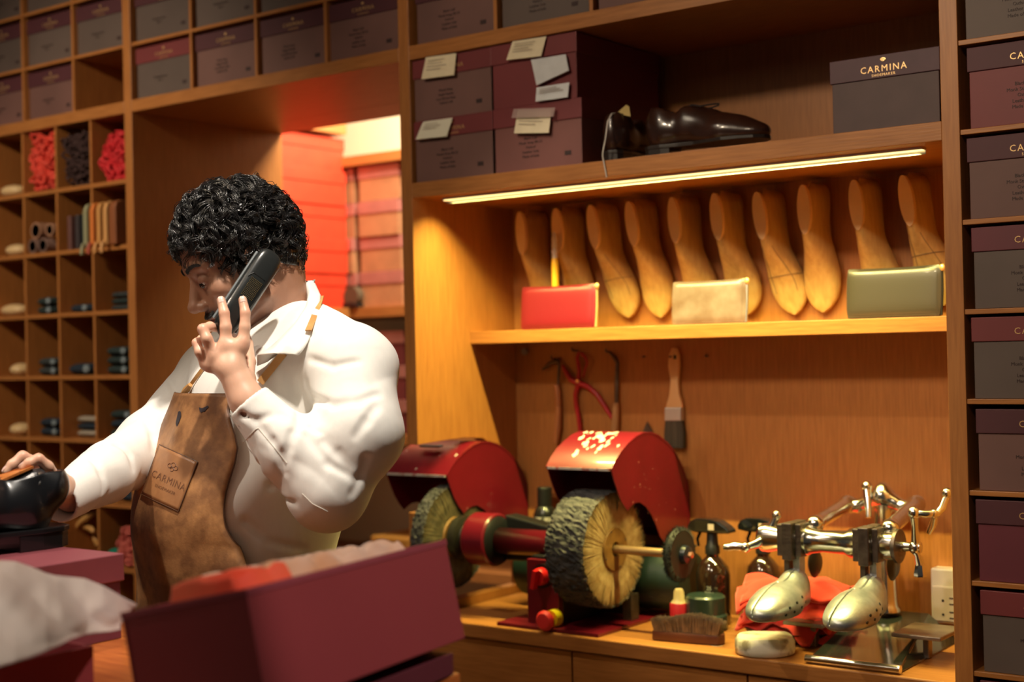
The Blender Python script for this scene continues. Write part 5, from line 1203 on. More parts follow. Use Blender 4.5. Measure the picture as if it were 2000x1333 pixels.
def head(P):
    q = (P-HO)@HM/HS; F_, L_h, U_ = q[..., 0], q[..., 1], q[..., 2]; A = np.abs(L_h); Q = np.stack([F_, A, U_], -1)
    e = lambda c, r: ell(Q, c, r); c_ = lambda a, b, r1, r2: cap(Q, a, b, r1, r2)
    s = ell(q, (-.008,0,.026), (.098,.076,.088)); s = smin(s, ell(q, (.040,0,-.020), (.050,.062,.075)), .02)
    s = smin(s, ell(q, (.052,0,-.070), (.042,.046,.048)), .02)                     # muzzle and jaw
    s = smin(s, c_((.010,.052,-.082), (.072,.018,-.108), .016, .016), .022)         # jaw line
    s = smin(s, ell(q, (.076,0,-.110), (.017,.020,.015)), .012)                     # chin
    s = smin(s, e((.062,.046,-.038), (.022,.022,.018)), .018)                       # cheek bones
    s = smin(s, c_((.086,.012,.012), (.074,.046,.010), .0095, .008), .010)          # brow
    s = smax(s, -e((.093,.033,-.014), (.018,.020,.013)), .008)                      # eye sockets
    s = smin(s, c_((.086,0,-.004), (.108,0,-.046), .0065, .0105), .009)             # nose bridge
    s = smin(s, ell(q, (.108,0,-.049), (.0135,.0115,.0105)), .006); s = smin(s, e((.097,.0125,-.054), (.0115,.0075,.0085)), .005)
    s = smax(s, -e((.102,.0070,-.0605), (.0055,.0035,.0035)), .002)
    s = smax(s, -ell(q, (.103,0,-.064), (.006,.003,.006)), .003)
    s = smin(s, ell(q, (.086,0,-.073), (.0145,.026,.0075)), .005); s = smin(s, ell(q, (.085,0,-.086), (.0135,.022,.0070)), .004)
    s = smax(s, -ell(q, (.102,0,-.0792), (.008,.025,.0016)), .0015)
    # lids: a thin skin over the eyeball, open as a narrow downcast slit
    lid = e((.0765,.033,-.014), (.0148,.0152,.0142)); slit = e((.092,.034,-.0185), (.012,.0125,.0030)); s = smin(s, smax(lid, -slit, .001), .004)
    # ear
    er = e((-.004,.079,-.026), (.020,.0085,.032)); er = smin(er, e((-.004,.078,-.052), (.011,.007,.011)), .006); er = smax(er, -e((.000,.087,-.022), (.0125,.0075,.021)), .003)
    s = smin(s, er, .006)
    # neck
    s = s*HS
    s = smin(s, cap(P, hp(-.040,0,-.050), N_+np.array([0,0,-.01]), .055, .046), .02)
    s = smin(s, cap(P, hp(-.012,.0,-.080), N_+bf*.015+np.array([0,0,.025]), .044, .042), .02)
    return s
def body(P):
    s = near(P, HO-zv*.06, .25, head); s = smin(s, smin(torso(P, -.018), arms(P), .012), .02)
    s = smin(s, near(P, palL, .17, lambda Q: hand(Q, LH, LR, WL, .0250, palL)), .010); s = smin(s, near(P, palR, .17, lambda Q: hand(Q, RH, RR_, WR, .0235, palR)), .010)
    return s
FT = [PE+bl*.10*sg+np.array([0,0,-(PE[2]-.06)])-bf*.03 for sg in (1,-1)]; KN = [PE+bl*.10*sg+bf*.02+np.array([0,0,-.50]) for sg in (1,-1)]
def legs(P, g=0.):
    s = None
    for sg, k_, f_ in ((1, KN[0], FT[0]), (-1, KN[1], FT[1])):
        hp_ = PE+bl*.085*sg+np.array([0,0,-.06]); d = smin(cap(P, hp_, k_, .085+g, .060+g), cap(P, k_, f_, .058+g, .040+g), .03)
        s = d if s is None else np.minimum(s, d)
    return s
skin = mat('skin', (.40,.205,.130), rough=.42, bump=.12, bscale=600, dist=.0004, sub=.12, vattr='tint', var=.06, vscale=60)  # base colour darkened to put the shade on the face into it
pz = thing('person', 'person in white shirt and brown leather apron, head bowed, phone held to the ear', 'person', (PE[0], PE[1], 0))
def person_part(name, V, F, m, vcol=None, parent=None):
    return npmesh(name, V-np.array([PE[0], PE[1], 0]), F, m, parent or pz, vcol=vcol)
bfull = lambda P: smin(body(P), legs(P), .04)
V, F = sparse_nets(bfull, (-2.35,-1.65,.02), (-1.25,-.45,1.85), .0022); V = relax(V, F, 1, .4)
q = (V-HO)@HM/HS; hd = (np.abs(q[:, 1]) < .1) & (q[:, 2] > -.15) & (np.abs(q[:, 0]) < .14)
tint = np.ones((len(V), 3))
def bump_(c, r): return np.exp(-(((np.stack([q[:, 0], np.abs(q[:, 1]), q[:, 2]], 1)-np.array(c))/np.array(r))**2).sum(1))*hd
st = np.clip(bump_((.060,.030,-.105), (.06,.06,.035))*.9+bump_((.085,.015,-.066), (.03,.022,.008))*1.2+bump_((.03,.06,-.06), (.02,.03,.04))*.6, 0, 1)
tint *= 1-st[:, None]*np.array([.42,.40,.30])
lp_ = np.clip(bump_((.095,.0,-.080), (.02,.022,.010))*1.3, 0, 1); tint *= 1-lp_[:, None]*np.array([.10,.35,.25])
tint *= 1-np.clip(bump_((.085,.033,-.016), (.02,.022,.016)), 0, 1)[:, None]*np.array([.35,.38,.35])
dh = np.minimum(np.linalg.norm(V-palL, axis=1), np.linalg.norm(V-palR, axis=1)); kn = np.clip(1-dh/.14, 0, 1); tint *= 1+np.clip(kn*3, 0, 1)[:, None]*np.array([.85,1.15,1.35])  # hands painted lighter than the face, standing in for light on them
for H in (LH, RH):
    for n_ in ('index','middle','ring','pinky'):
        for jj_ in (0, 2): tint *= 1-np.exp(-(np.linalg.norm(V-H[n_][jj_], axis=1)/.010)**2)[:, None]*np.array([.04,.20,.22])
BODY = person_part('body', V, F, skin, tint)
# nails
nm = MB()
for H, Rr, nms in ((LH, LR, ('index','middle')), (RH, RR_, ('index','middle'))):
    for n_ in nms:
        a, b = H[n_][-2], H[n_][-1]; d = (b-a)/np.linalg.norm(b-a); tc = CAM-b; tc /= np.linalg.norm(tc); up_ = tc-d*(tc@d); 
        if H is RH: up_ = zv-d*(zv@d)
        up_ /= np.linalg.norm(up_); sd = np.cross(d, up_); r_ = Rr[n_][-1]; c_ = b-d*.001
        pts = []
        for i in range(7):
            for j in range(7):
                u = (i/6*2-1); v = (j/6*2-1); e_ = 1-.25*max(0, v)**2; wv = r_*.62*u*e_; hgt = math.sqrt(max(r_*r_-wv*wv, 0))+.0006
                pts.append(c_+d*v*r_*.75+sd*wv+up_*(hgt-.0012*max(0, v)**2))
        nm.add([p-np.array([PE[0], PE[1], 0]) for p in pts], [(i*7+j, (i+1)*7+j, (i+1)*7+j+1, i*7+j+1) for i in range(6) for j in range(6)])
nm.build('nails', mat('nail', (.80,.52,.44), rough=.25), BODY, smooth=True)
# eyes
for sg in (1, -1):
    c_ = hp(.0765, .033*sg, -.014)-np.array([PE[0], PE[1], 0]); e_ = MB().ball(tuple(c_), .0122, 24).build('eye', mat('eye_white', (.62,.55,.50), rough=.15), BODY, smooth=True)
    gz = (HF*.80-HU*.42+HL*.05*sg); gz /= np.linalg.norm(gz); ic = c_+gz*.0095
    MB().ball(tuple(ic), .0062, 20).build('iris', mat('iris_dark', (.018,.010,.007), rough=.08), e_, smooth=True)
# ------------------------------------------------------------ shirt
def wob(P, k, a): return np.sin(P[..., 0]*k+a)+np.sin(P[..., 1]*k*1.13+a*2.1)+np.sin(P[..., 2]*k*.91+a*.7)
CREASE = []
def arm_folds(P, A, B, amp, n, seed, lo=0., hi=1.):
    ba = B-A; L2 = ba@ba; t = ((P-A)@ba)/L2; ax = ba/math.sqrt(L2); u = np.cross(ax, zv); u /= np.linalg.norm(u); w_ = np.cross(ax, u)
    d = P-A; an = np.arctan2(d@u, d@w_)
    env = np.clip((t-lo)/.15, 0, 1)*np.clip((hi-t)/.15, 0, 1)
    ph = n*t*6.28+1.1*np.sin(an*1.0+seed)+.8*np.sin(2*an+seed*1.7)+.5*wob(P, 23, seed)
    return amp*env*(1-np.abs(np.sin(ph*.5))**.7*1.6+.2*np.sin(ph*1.7+an*3))*(.6+.4*np.sin(an*1.5+seed*3))
AM = at(704, 850, 2.15); TZ0 = at(606, 662, 2.31); TZ1 = at(672, 702, 2.235)
CUL = WL*.93+EL*.07; CUR = WR*1.12-ER*.12
def cuffcut(P, W, E, off): a = (W-E)/np.linalg.norm(W-E); return (P-W)@a-off
def shirt(P, folds=True):
    s = torso(P, .006)
    ua = smin(cap(P, SL, AM, .068, .060), cap(P, AM, EL, .060, .053), .03); fa = smin(cap(P, EL, (EL+CUL)/2, .055, .048), cap(P, (EL+CUL)/2, CUL, .048, .0355), .02)
    al = smin(ua, fa, .030)
    ub = cap(P, SRt, ER, .066, .050); fb = smin(cap(P, ER, (ER+CUR)/2, .050, .043), cap(P, (ER+CUR)/2, CUR, .043, .0335), .02); ar = smin(ub, fb, .025)
    if folds:
        al = al+arm_folds(P, EL, CUL, .0012, 2.6, 1.3, .05, .85)+arm_folds(P, AM, EL, .0012, 1.9, 4.0, .15, 1.1)+arm_folds(P, SL, AM, .0010, 1.2, 2.2, -.2, .9)
        ar = ar+arm_folds(P, ER, CUR, .0042, 2.6, 2.9, .0, .9)+arm_folds(P, SRt, ER, .004, 1.6, .7, .2, 1.1)
        q = (P-BE)@BM; s = s+.0035*np.sin(q[..., 2]*38+q[..., 0]*26+1.2*np.sin(q[..., 1]*17))+.0022*wob(P, 31, .4)
        s = s-.016*np.exp(-((q[..., 2]+.115)/.030)**2)*.6          # blousing above the belt
    al = smax(al, cuffcut(P, CUL, EL, .010), .002); al = smax(al, -cap(P, WL*.8+EL*.2, WL*1.1-EL*.1, .0300, .0305), .002)
    ar = smax(ar, np.where(np.linalg.norm(P-CUR, axis=-1) < .15, cuffcut(P, CUR, ER, .008), -1), .002); ar = smax(ar, -cap(P, WR*.85+ER*.15, WR*1.2-ER*.2, .027, .0285), .002)
    s = smin(s, cap(P, TZ0, TZ1, .056, .058), .035)
    s = smin(s, al, .016); s = smin(s, ar, .02)
    # neck opening
    if False: pass
    if folds and CREASE:
        for a_, b_, r_, kk in CREASE:
            mid = (a_+b_)/2; s = smax(s, -near(P, mid, .5*np.linalg.norm(a_-b_)+.09, lambda Q: cap(Q, a_, b_, r_, r_*.5)), kk)
    s = smax(s, -cap(P, N_+zv*.062, hp(-.02,0,-.05), .050, .060), .004)
    s = smax(s, -(P[..., 2]-(PE[2]-.10)), .004)
    return s
shirt2 = lambda P: shirt(P)
def _march(pts, fn, off=.0):
    D_ = np.array([ray(x, y) for x, y in pts]); D_ = D_/np.linalg.norm(D_, axis=1)[:, None]; t = np.full(len(D_), 1.6)
    for _ in range(90): t = np.minimum(t+np.clip(fn(CAM+D_*t[:, None])-off, -.02, 1)*.8, 4)
    return CAM+D_*t[:, None]
base_ = lambda P: shirt(P, False)
for l, r_ in [([(598,776),(650,790),(700,782),(742,768)], .006), ([(580,838),(588,808),(606,780)], .006), ([(735,792),(715,822),(694,852)], .007), ([(570,846),(562,878),(550,912)], .005), 
    ([(507,835),(530,862),(547,889),(554,925)], .005), ([(632,862),(658,886),(680,916)], .006), ([(600,850),(640,905),(690,935)], .004), ([(716,900),(706,935),(690,965)], .006), ([(470,812),(500,822),(525,812)], .004),
    ([(600,700),(650,715),(700,705)], .003), ([(230,865),(255,885),(262,915)], .005), ([(180,895),(200,925),(205,960)], .004), ([(285,815),(300,850),(300,880)], .005), ([(330,740),(345,770)], .004), ([(480,1020),(530,1060),(600,1075)], .005), ([(500,905),(530,950),(575,985)], .004)]:
    Q_ = _march(l, base_, r_*.55)
    for i in range(len(Q_)-1): CREASE.append((Q_[i], Q_[i+1], r_*.85, .010))
cloth_m = mat('white_linen', (.84,.82,.77), rough=.75, bump=.25, bscale=700, dist=.0004, sheen=.15, var=.02, vscale=90, stretch=(1,1,.3))
V, F = sparse_nets(shirt2, (-2.35,-1.65,.95), (-1.25,-.45,1.62), .0030); V = relax(V, F, 1, .4)
SH = person_part('shirt', V, F, cloth_m)
off0 = np.array([PE[0], PE[1], 0])
# seams, button
def march(O, Dn, fn, n=90, off=0., step=.8, maxd=4):
    t = np.zeros(len(Dn)); O = np.broadcast_to(O, Dn.shape)
    for _ in range(n): t = np.minimum(t+np.clip(fn(O+Dn*t[:, None])-off, -.02, 1)*step, maxd)
    return O+Dn*t[:, None]
def onbody(pts, off=.004, fn=None, start=1.6):
    D_ = np.array([ray(x, y) for x, y in pts]); n_ = np.linalg.norm(D_, axis=1)[:, None]; D_ = D_/n_
    return march(CAM+D_*start, D_, fn or shirt2, off=off)
def dense(l, n):
    a = np.array(l, float); s = np.r_[0, np.cumsum(np.linalg.norm(np.diff(a, axis=0), axis=1))]; t = np.linspace(0, s[-1], n); return np.stack([np.interp(t, s, a[:, i]) for i in range(a.shape[1])], 1)
seam = mat('seam', (.62,.57,.50), rough=.8)
sm = MB()
for l in ([(475,865),(503,835),(540,880),(560,905)], [(640,1000),(610,985),(590,965)], [(448,795),(452,815),(466,832)]):
    sm.tube([tuple(p-off0) for p in onbody(dense(l, 16), .0003)], .0007, 5)
sm.build('stitching', seam, SH, smooth=True)
# collar: stand round the neck, leaf folded over it on the near side and behind
def cpt(x, y, D): return at(x, y, D)
inner = [cpt(597,553,2.37), cpt(604,572,2.325), cpt(597,600,2.275), cpt(577,630,2.235), cpt(548,660,2.212), cpt(522,683,2.205), cpt(502,694,2.205)]
outer = [cpt(614,552,2.385), cpt(626,578,2.325), cpt(622,612,2.262), cpt(612,645,2.215), cpt(598,674,2.185), cpt(585,694,2.178), cpt(548,690,2.185)]
low = [cpt(598,600,2.40), cpt(600,615,2.34), cpt(590,640,2.29), cpt(570,668,2.25), cpt(545,690,2.225), cpt(520,708,2.215), cpt(502,715,2.212)]
i3, o3, l3 = dense(inner, 30), dense(outer, 30), dense(low, 30); Vc = []; prof = 12
# the far half, mirrored across the neck's own plane
nb_ = hp(-.035,0,-.07); def_m = lambda p: p-2*((p-nb_)@HL)*HL
for i in range(30):
    for j in range(prof):
        v = j/(prof-1)
        if v < .35: p = l3[i]+(i3[i]-l3[i])*(v/.35)
        else: w_ = (v-.35)/.65; tc_ = CAM-i3[i]; tc_ /= np.linalg.norm(tc_); p = i3[i]+(o3[i]-i3[i])*w_+tc_*.007*math.sin(PI*w_**.7)
        Vc.append(p)
n1 = len(Vc); Vc += [def_m(p)+zv*.004 for p in Vc[:n1]]
Fc = [(i*prof+j, (i+1)*prof+j, (i+1)*prof+j+1, i*prof+j+1) for i in range(29) for j in range(prof-1)]; Fc += [tuple(n1+k for k in f) for f in Fc]
Fc += [(j, j+1, n1+j+1, n1+j) for j in range(prof-1)]
co = person_part('collar', np.array(Vc), np.array(Fc), cloth_m, parent=SH); s_ = co.modifiers.new('t', 'SOLIDIFY'); s_.thickness = .0022; s_.offset = 0
# ------------------------------------------------------------ apron: leather sheet over the shirt front
leather = bpy.data.materials.new('apron_leather'); leather.use_nodes = True; nt = leather.node_tree; bs = nt.nodes['Principled BSDF']; bs.inputs['Roughness'].default_value = .48
tc = nn(nt, 'ShaderNodeTexCoord'); prev_ = None
def ramp(scale, lo, hi, c1, c2, det=4, w=None):
    n_ = nn(nt, 'ShaderNodeTexNoise'); n_.inputs['Scale'].default_value = scale; n_.inputs['Detail'].default_value = det; nt.links.new(tc.outputs['Object'], n_.inputs['Vector'])
    r_ = nn(nt, 'ShaderNodeValToRGB'); r_.color_ramp.elements[0].position = lo; r_.color_ramp.elements[1].position = hi; r_.color_ramp.elements[0].color = c1; r_.color_ramp.elements[1].color = c2; nt.links.new(n_.outputs['Fac'], r_.inputs[0]); return r_
r1 = ramp(7, .35, .65, (.24,.105,.042,1), (.60,.30,.11,1)); r2 = ramp(26, .40, .58, (.45,.40,.42,1), (1,1,1,1)); r3 = ramp(120, .3, .7, (.82,.80,.80,1), (1,1,1,1))
m1 = nn(nt, 'ShaderNodeMix', data_type='RGBA', blend_type='MULTIPLY'); m1.inputs['Factor'].default_value = .75; nt.links.new(r1.outputs[0], m1.inputs[6]); nt.links.new(r2.outputs[0], m1.inputs[7])
m2 = nn(nt, 'ShaderNodeMix', data_type='RGBA', blend_type='MULTIPLY'); m2.inputs['Factor'].default_value = 1; nt.links.new(m1.outputs[2], m2.inputs[6]); nt.links.new(r3.outputs[0], m2.inputs[7]); nt.links.new(m2.outputs[2], bs.inputs['Base Color'])
bp = nn(nt, 'ShaderNodeBump'); bp.inputs['Strength'].default_value = .3; bp.inputs['Distance'].default_value = .0006; n_ = nn(nt, 'ShaderNodeTexNoise'); n_.inputs['Scale'].default_value = 350; nt.links.new(tc.outputs['Object'], n_.inputs['Vector']); nt.links.new(n_.outputs['Fac'], bp.inputs['Height']); nt.links.new(bp.outputs[0], bs.inputs['Normal'])
def front(P):      # smooth front of torso the apron lies on (arms ignored)
    q = (P-BE)@BM
    return torso(P, .012)-.003
edge = [(446,798),(452,820),(462,850),(467,875),(462,905),(452,935),(444,965),(440,1000),(444,1030),(458,1055),(480,1075),(505,1090),(540,1105)]
E3 = (onbody(edge, .004, front)-BE)@BM            # the near edge in body coordinates (f, l, z)
zE, lE = E3[:, 2], E3[:, 1]; o_ = np.argsort(zE); zE, lE = zE[o_], lE[o_]
T3 = (onbody([(322,772),(365,770),(445,797)], .004, front)-BE)@BM; ztop = T3[:, 2]
zs = np.concatenate([np.linspace(ztop.max()+.0, -.02, 46), np.linspace(-.03, -.72, 40)]); nl = 50; Va = []
for z in zs:
    hwid = np.interp(z, zE, lE) if z > zE[0] else lE[0]+min(.04, (zE[0]-z)*.25)
    far = -max(abs(hwid)+.02, .05) if z < zE[-1] else -.10
    far = -hwid-.02
    for j in range(nl):
        t = j/(nl-1); l_ = hwid+(far-hwid)*t
        zz_ = z
        if z > ztop.max()-.04: pass
        Va.append((l_, zz_))
Va = np.array(Va); O3 = BE+BM@np.array([.6,0,0]); src = BE+np.outer(np.full(len(Va), .6), bf)+np.outer(Va[:, 0], bl)+np.outer(Va[:, 1], zv)
low = Va[:, 1] < -.16
def front2(P): return smin(front(P), legs(P, .03), .12)
pts = march(src, np.broadcast_to(-bf, src.shape), front2, n=60, off=.004, maxd=.66)
G_ = pts.reshape(len(zs), nl, 3)
# below the belly the leather hangs straight
fz = ((G_-BE)@bf); k0 = 46
for i in range(k0, len(zs)):
    cur = np.maximum(((G_[i]-BE)@bf), ((G_[i-1]-BE)@bf)-.0025); G_[i] += np.outer(cur-((G_[i]-BE)@bf), bf)
for i in range(len(zs)):
    for j in range(nl):
        q_ = G_[i, j]; w_ = .0025*math.sin(j*.42+1.5)*(1 if i > 10 else i/10); G_[i, j] = q_+bf*w_
Fa = [(i*nl+j, i*nl+j+1, (i+1)*nl+j+1, (i+1)*nl+j) for i in range(len(zs)-1) for j in range(nl-1)]
Vf = G_.reshape(-1, 3)
AP = person_part('apron', Vf, np.array(Fa), leather); s_ = AP.modifiers.new('t', 'SOLIDIFY'); s_.thickness = .0028; s_.offset = 1
s_.use_rim = True
dk = mat('leather_edge', (.10,.045,.022), rough=.5)
em = MB(); em.tube([tuple(G_[i, 0]+bf*.001+bl*.0005-off0) for i in range(0, len(zs))], .0019, 6); em.tube([tuple(G_[0, j]+bf*.001-off0) for j in range(nl)], .0016, 6); em.tube([tuple(G_[i, 3]+bf*.0022-off0) for i in range(2, len(zs))], .0006, 5)
em.build('edging', dk, AP, smooth=True)
from mathutils.bvhtree import BVHTree
BV = BVHTree.FromPolygons([tuple(p) for p in Vf], [tuple(int(k) for k in f) for f in Fa])
def onapron(px, off=.0):
    out = []
    for x, y in px:
        d = ray(x, y); d = Vector(d/np.linalg.norm(d)); h = BV.ray_cast(Vector(CAM), d)
        if h[0] is None:
            h = BV.find_nearest(Vector(CAM)+d*2.2)
        n_ = h[1] if h[1].dot(d) < 0 else -h[1]; out.append(np.array(h[0])+np.array(n_)*(.0034+off)-np.array(d)*0)
    return np.array(out)
# pocket patch with the pressed mark
pc = np.array([(316,871),(389,904),(352,1000),(281,967)], float)
def patch(u, v): return (pc[0]*(1-u)+pc[1]*u)*(1-v)+(pc[3]*(1-u)+pc[2]*u)*v
gp = [patch(i/14, j/14) for i in range(15) for j in range(15)]; Pp = onapron(gp, .001)-off0
fp = [(i*15+j, i*15+j+1, (i+1)*15+j+1, (i+1)*15+j) for i in range(14) for j in range(14)]
pk = MB().add(Pp, fp).build('patch', mat('patch_leather', (.40,.19,.075), rough=.45, col2=(.30,.13,.05), vscale=35, bump=.3, bscale=200, dist=.0005), AP, smooth=True); s_ = pk.modifiers.new('t', 'SOLIDIFY'); s_.thickness = .0014; s_.offset = 0
em = MB(); rim_ = [patch(t, 0) for t in np.linspace(0,1,12)]+[patch(1, t) for t in np.linspace(0,1,16)][1:]+[patch(t, 1) for t in np.linspace(1,0,12)][1:]+[patch(0, t) for t in np.linspace(1,0,16)][1:-1]
em.tube([tuple(p-off0) for p in onapron(rim_, .0012)], .0009, 5, closed=True); em.build('edging', dk, pk, smooth=True)
def pressed(body_, size, vc, sp=1.1):
    t_ = text('lettering', body_, 1.0, mat('pressed_mark', (.17,.07,.03), rough=.5), pk, space=sp, ext=0)
    me = t_.data; co = np.array([v.co[:] for v in me.vertices]); uv = np.stack([.52+co[:, 0]*size, vc-co[:, 1]*size*1.35*.75], 1)
    W3 = onapron([patch(u, v) for u, v in uv], .0022)-off0
    for v_, p in zip(me.vertices, W3): v_.co = p
    t_.location = (0,0,0); t_.rotation_euler = (0,0,0)
pressed('CARMINA', .185, .55); pressed('SHOEMAKER', .085, .73)
cm = MB()
for (u, v, r_) in [(.42,.28,.05),(.50,.24,.055),(.58,.28,.05),(.50,.33,.045)]:
    cm.tube([tuple(p-off0) for p in onapron([patch(u+r_*math.cos(a)*.9, v+r_*math.sin(a)*.8) for a in np.linspace(0, 2*PI, 13)[:-1]], .0018)], .0007, 5, closed=True)
cm.build('emblem', MATS['pressed_mark'], pk, smooth=True)
# dark stains with a shape of their own
for poly in ([(392,797),(397,799),(403,797),(410,793),(411,797),(405,802),(404,806),(399,805),(396,809),(393,803)], [(352,806),(357,804),(358,815),(353,828),(349,836),(347,829),(350,816)]):
    ps = onapron(dense(poly+[poly[0]], 18)[:-1], .0004)-off0; MB().add(ps, [tuple(range(len(ps)))]).build('stain', mat('dye_stain', (.035,.025,.03), rough=.5), AP)
# straps
tan = mat('strap_leather', (.62,.34,.12), rough=.5, col2=(.50,.25,.08), vscale=50)
def strap(l, w_, off=.004, fn=None, name='strap', m=tan):
    c = dense(l, 22); P = onbody(c, off, fn); T = np.gradient(P, axis=0); V = []
    for i in range(len(P)):
        t = T[i]/np.linalg.norm(T[i]); v = CAM-P[i]; v /= np.linalg.norm(v); s_ = np.cross(t, v); s_ /= np.linalg.norm(s_); V += [P[i]-s_*w_/2-off0, P[i]+s_*w_/2-off0]
    o = MB().add(V, [(2*i, 2*i+1, 2*i+3, 2*i+2) for i in range(len(P)-1)]).build(name, m, AP); md = o.modifiers.new('t', 'SOLIDIFY'); md.thickness = .0022; md.offset = 0; return o
strap([(554,690),(532,718),(508,748)], .012, .003)
strap([(400,715),(385,735),(368,758),(352,782),(342,800)], .006, .004)
kt = onbody([(372,752),(364,762),(357,770),(352,790),(346,803),(372,768),(365,775)], .006)-off0
MB().tube([tuple(kt[0]), tuple(kt[1]), tuple(kt[2])], [.004,.006,.004], 8).tube([tuple(kt[1]), tuple(kt[3]), tuple(kt[4])], [.003,.005,.004], 8, flat=.4).build('knot', tan, AP, smooth=True)
# neck strap, crossing the collar
c_ = [at(627,578,2.33), at(620,600,2.275), at(612,622,2.235), at(602,645,2.20)]
V = []
for i, p in enumerate(c_): V += [p-rv*.005-off0, p+rv*.005-dv_*.002-off0]
o = MB().add(V, [(2*i, 2*i+1, 2*i+3, 2*i+2) for i in range(3)]).build('neck_strap', tan, AP); md = o.modifiers.new('t', 'SOLIDIFY'); md.thickness = .002
# bracelet at the cuff
br = MB(); a_ = (WL-EL)/np.linalg.norm(WL-EL); u_ = np.cross(a_, zv); u_ /= np.linalg.norm(u_); w_ = np.cross(a_, u_)
br.tube([tuple(WL+a_*-.006+(u_*math.cos(t)+w_*math.sin(t))*.0305-off0) for t in np.linspace(0, 2*PI, 30)[:-1]], .0022, 8, closed=True); br.build('bracelet', blackm, pz, smooth=True)
# trousers and shoes
tr_ = lambda P: smax(smin(ell(P, PE, (.150,.182,.15), BM), legs(P, .020), .05), P[..., 2]-(PE[2]-.07), .004)
V, F = sparse_nets(tr_, (-2.15,-1.35,.05), (-1.45,-.55,1.2), .009); person_part('trousers', V, F, mat('dark_trousers', (.02,.022,.03), rough=.85))
for sg, f_ in ((1, FT[0]), (-1, FT[1])):
    g0 = np.array([f_[0], f_[1], .035])
    V, F = nets(lambda P: smax(smin(cap(P, g0-bf*.04, g0+bf*.15, .038, .034), cap(P, g0, g0+zv*.05, .040, .042), .02), -(P[..., 2]-.002), .003), np.minimum(g0-bf*.1, g0+bf*.2)-.06, np.maximum(g0-bf*.1, g0+bf*.2)+np.array([.06,.06,.12]), .007)
    person_part('shoe', V, F, MATS['black_calf'])
# ------------------------------------------------------------ hair
def hairline(f, u):  # >0 inside the hair region
    lo_ = np.interp(f, [-.12,-.075,-.03,-.012,.012,.030,.050,.070,.085,.12], [-.070,-.078,-.040,.006,-.034,-.008,.030,.052,.060,.064]); return u-lo_
def cap_h(P):
    q = (P-HO)@HM/HS; s = ell(q, (-.010,0,.028), (.102,.082,.092)); s = smin(s, ell(q, (-.055,0,-.028), (.050,.062,.058)), .02)
    s = s+.004*np.sin(q[..., 0]*120+3*np.sin(q[..., 2]*60))*np.sin(q[..., 1]*110+q[..., 2]*70)
    return smax(s, -(hairline(q[..., 0], q[..., 2]))*.9, .006)
hairm = mat('black_hair', (.010,.009,.009), rough=.30, spec=.8, coat=.15)
V, F = nets(cap_h, HO-.15, HO+.15, .004); V = relax(V, F, 2); HR = person_part('hair', V, F, hairm)
rg = np.random.default_rng(21); nrm_ = None
qv = (V-HO)@HM/HS; sel = np.where(hairline(qv[:, 0], qv[:, 2]) > .002)[0]; cen = HO+HM@np.array([-.01,0,.02])
Vh = []; Fh = []; base = 0
def add_strands(P, r0):     # P: (n, k, 3)
    global base
    n, k, _ = P.shape; T = np.gradient(P, axis=1); T /= np.linalg.norm(T, axis=2, keepdims=True)+1e-9; U = np.cross(T, np.array([.3,.5,.8])); U /= np.linalg.norm(U, axis=2, keepdims=True)+1e-9; W = np.cross(T, U)
    rad = r0*np.linspace(1, .35, k)[None, :, None]; ring = np.stack([P+rad*(U*math.cos(a)+W*math.sin(a)) for a in (0, 2.094, 4.189)], 2)   # n,k,3,3
    Vh.append(ring.reshape(-1, 3)); idx = base+np.arange(n*k*3).reshape(n, k, 3); a = idx[:, :-1]; b = idx[:, 1:]
    for j in range(3): Fh.append(np.stack([a[..., j], a[..., (j+1) % 3], b[..., (j+1) % 3], b[..., j]], -1).reshape(-1, 4))
    base += n*k*3
nl_ = 760; roots = V[rg.choice(sel, nl_)]; K = 18; tt = np.linspace(0, 1, K)
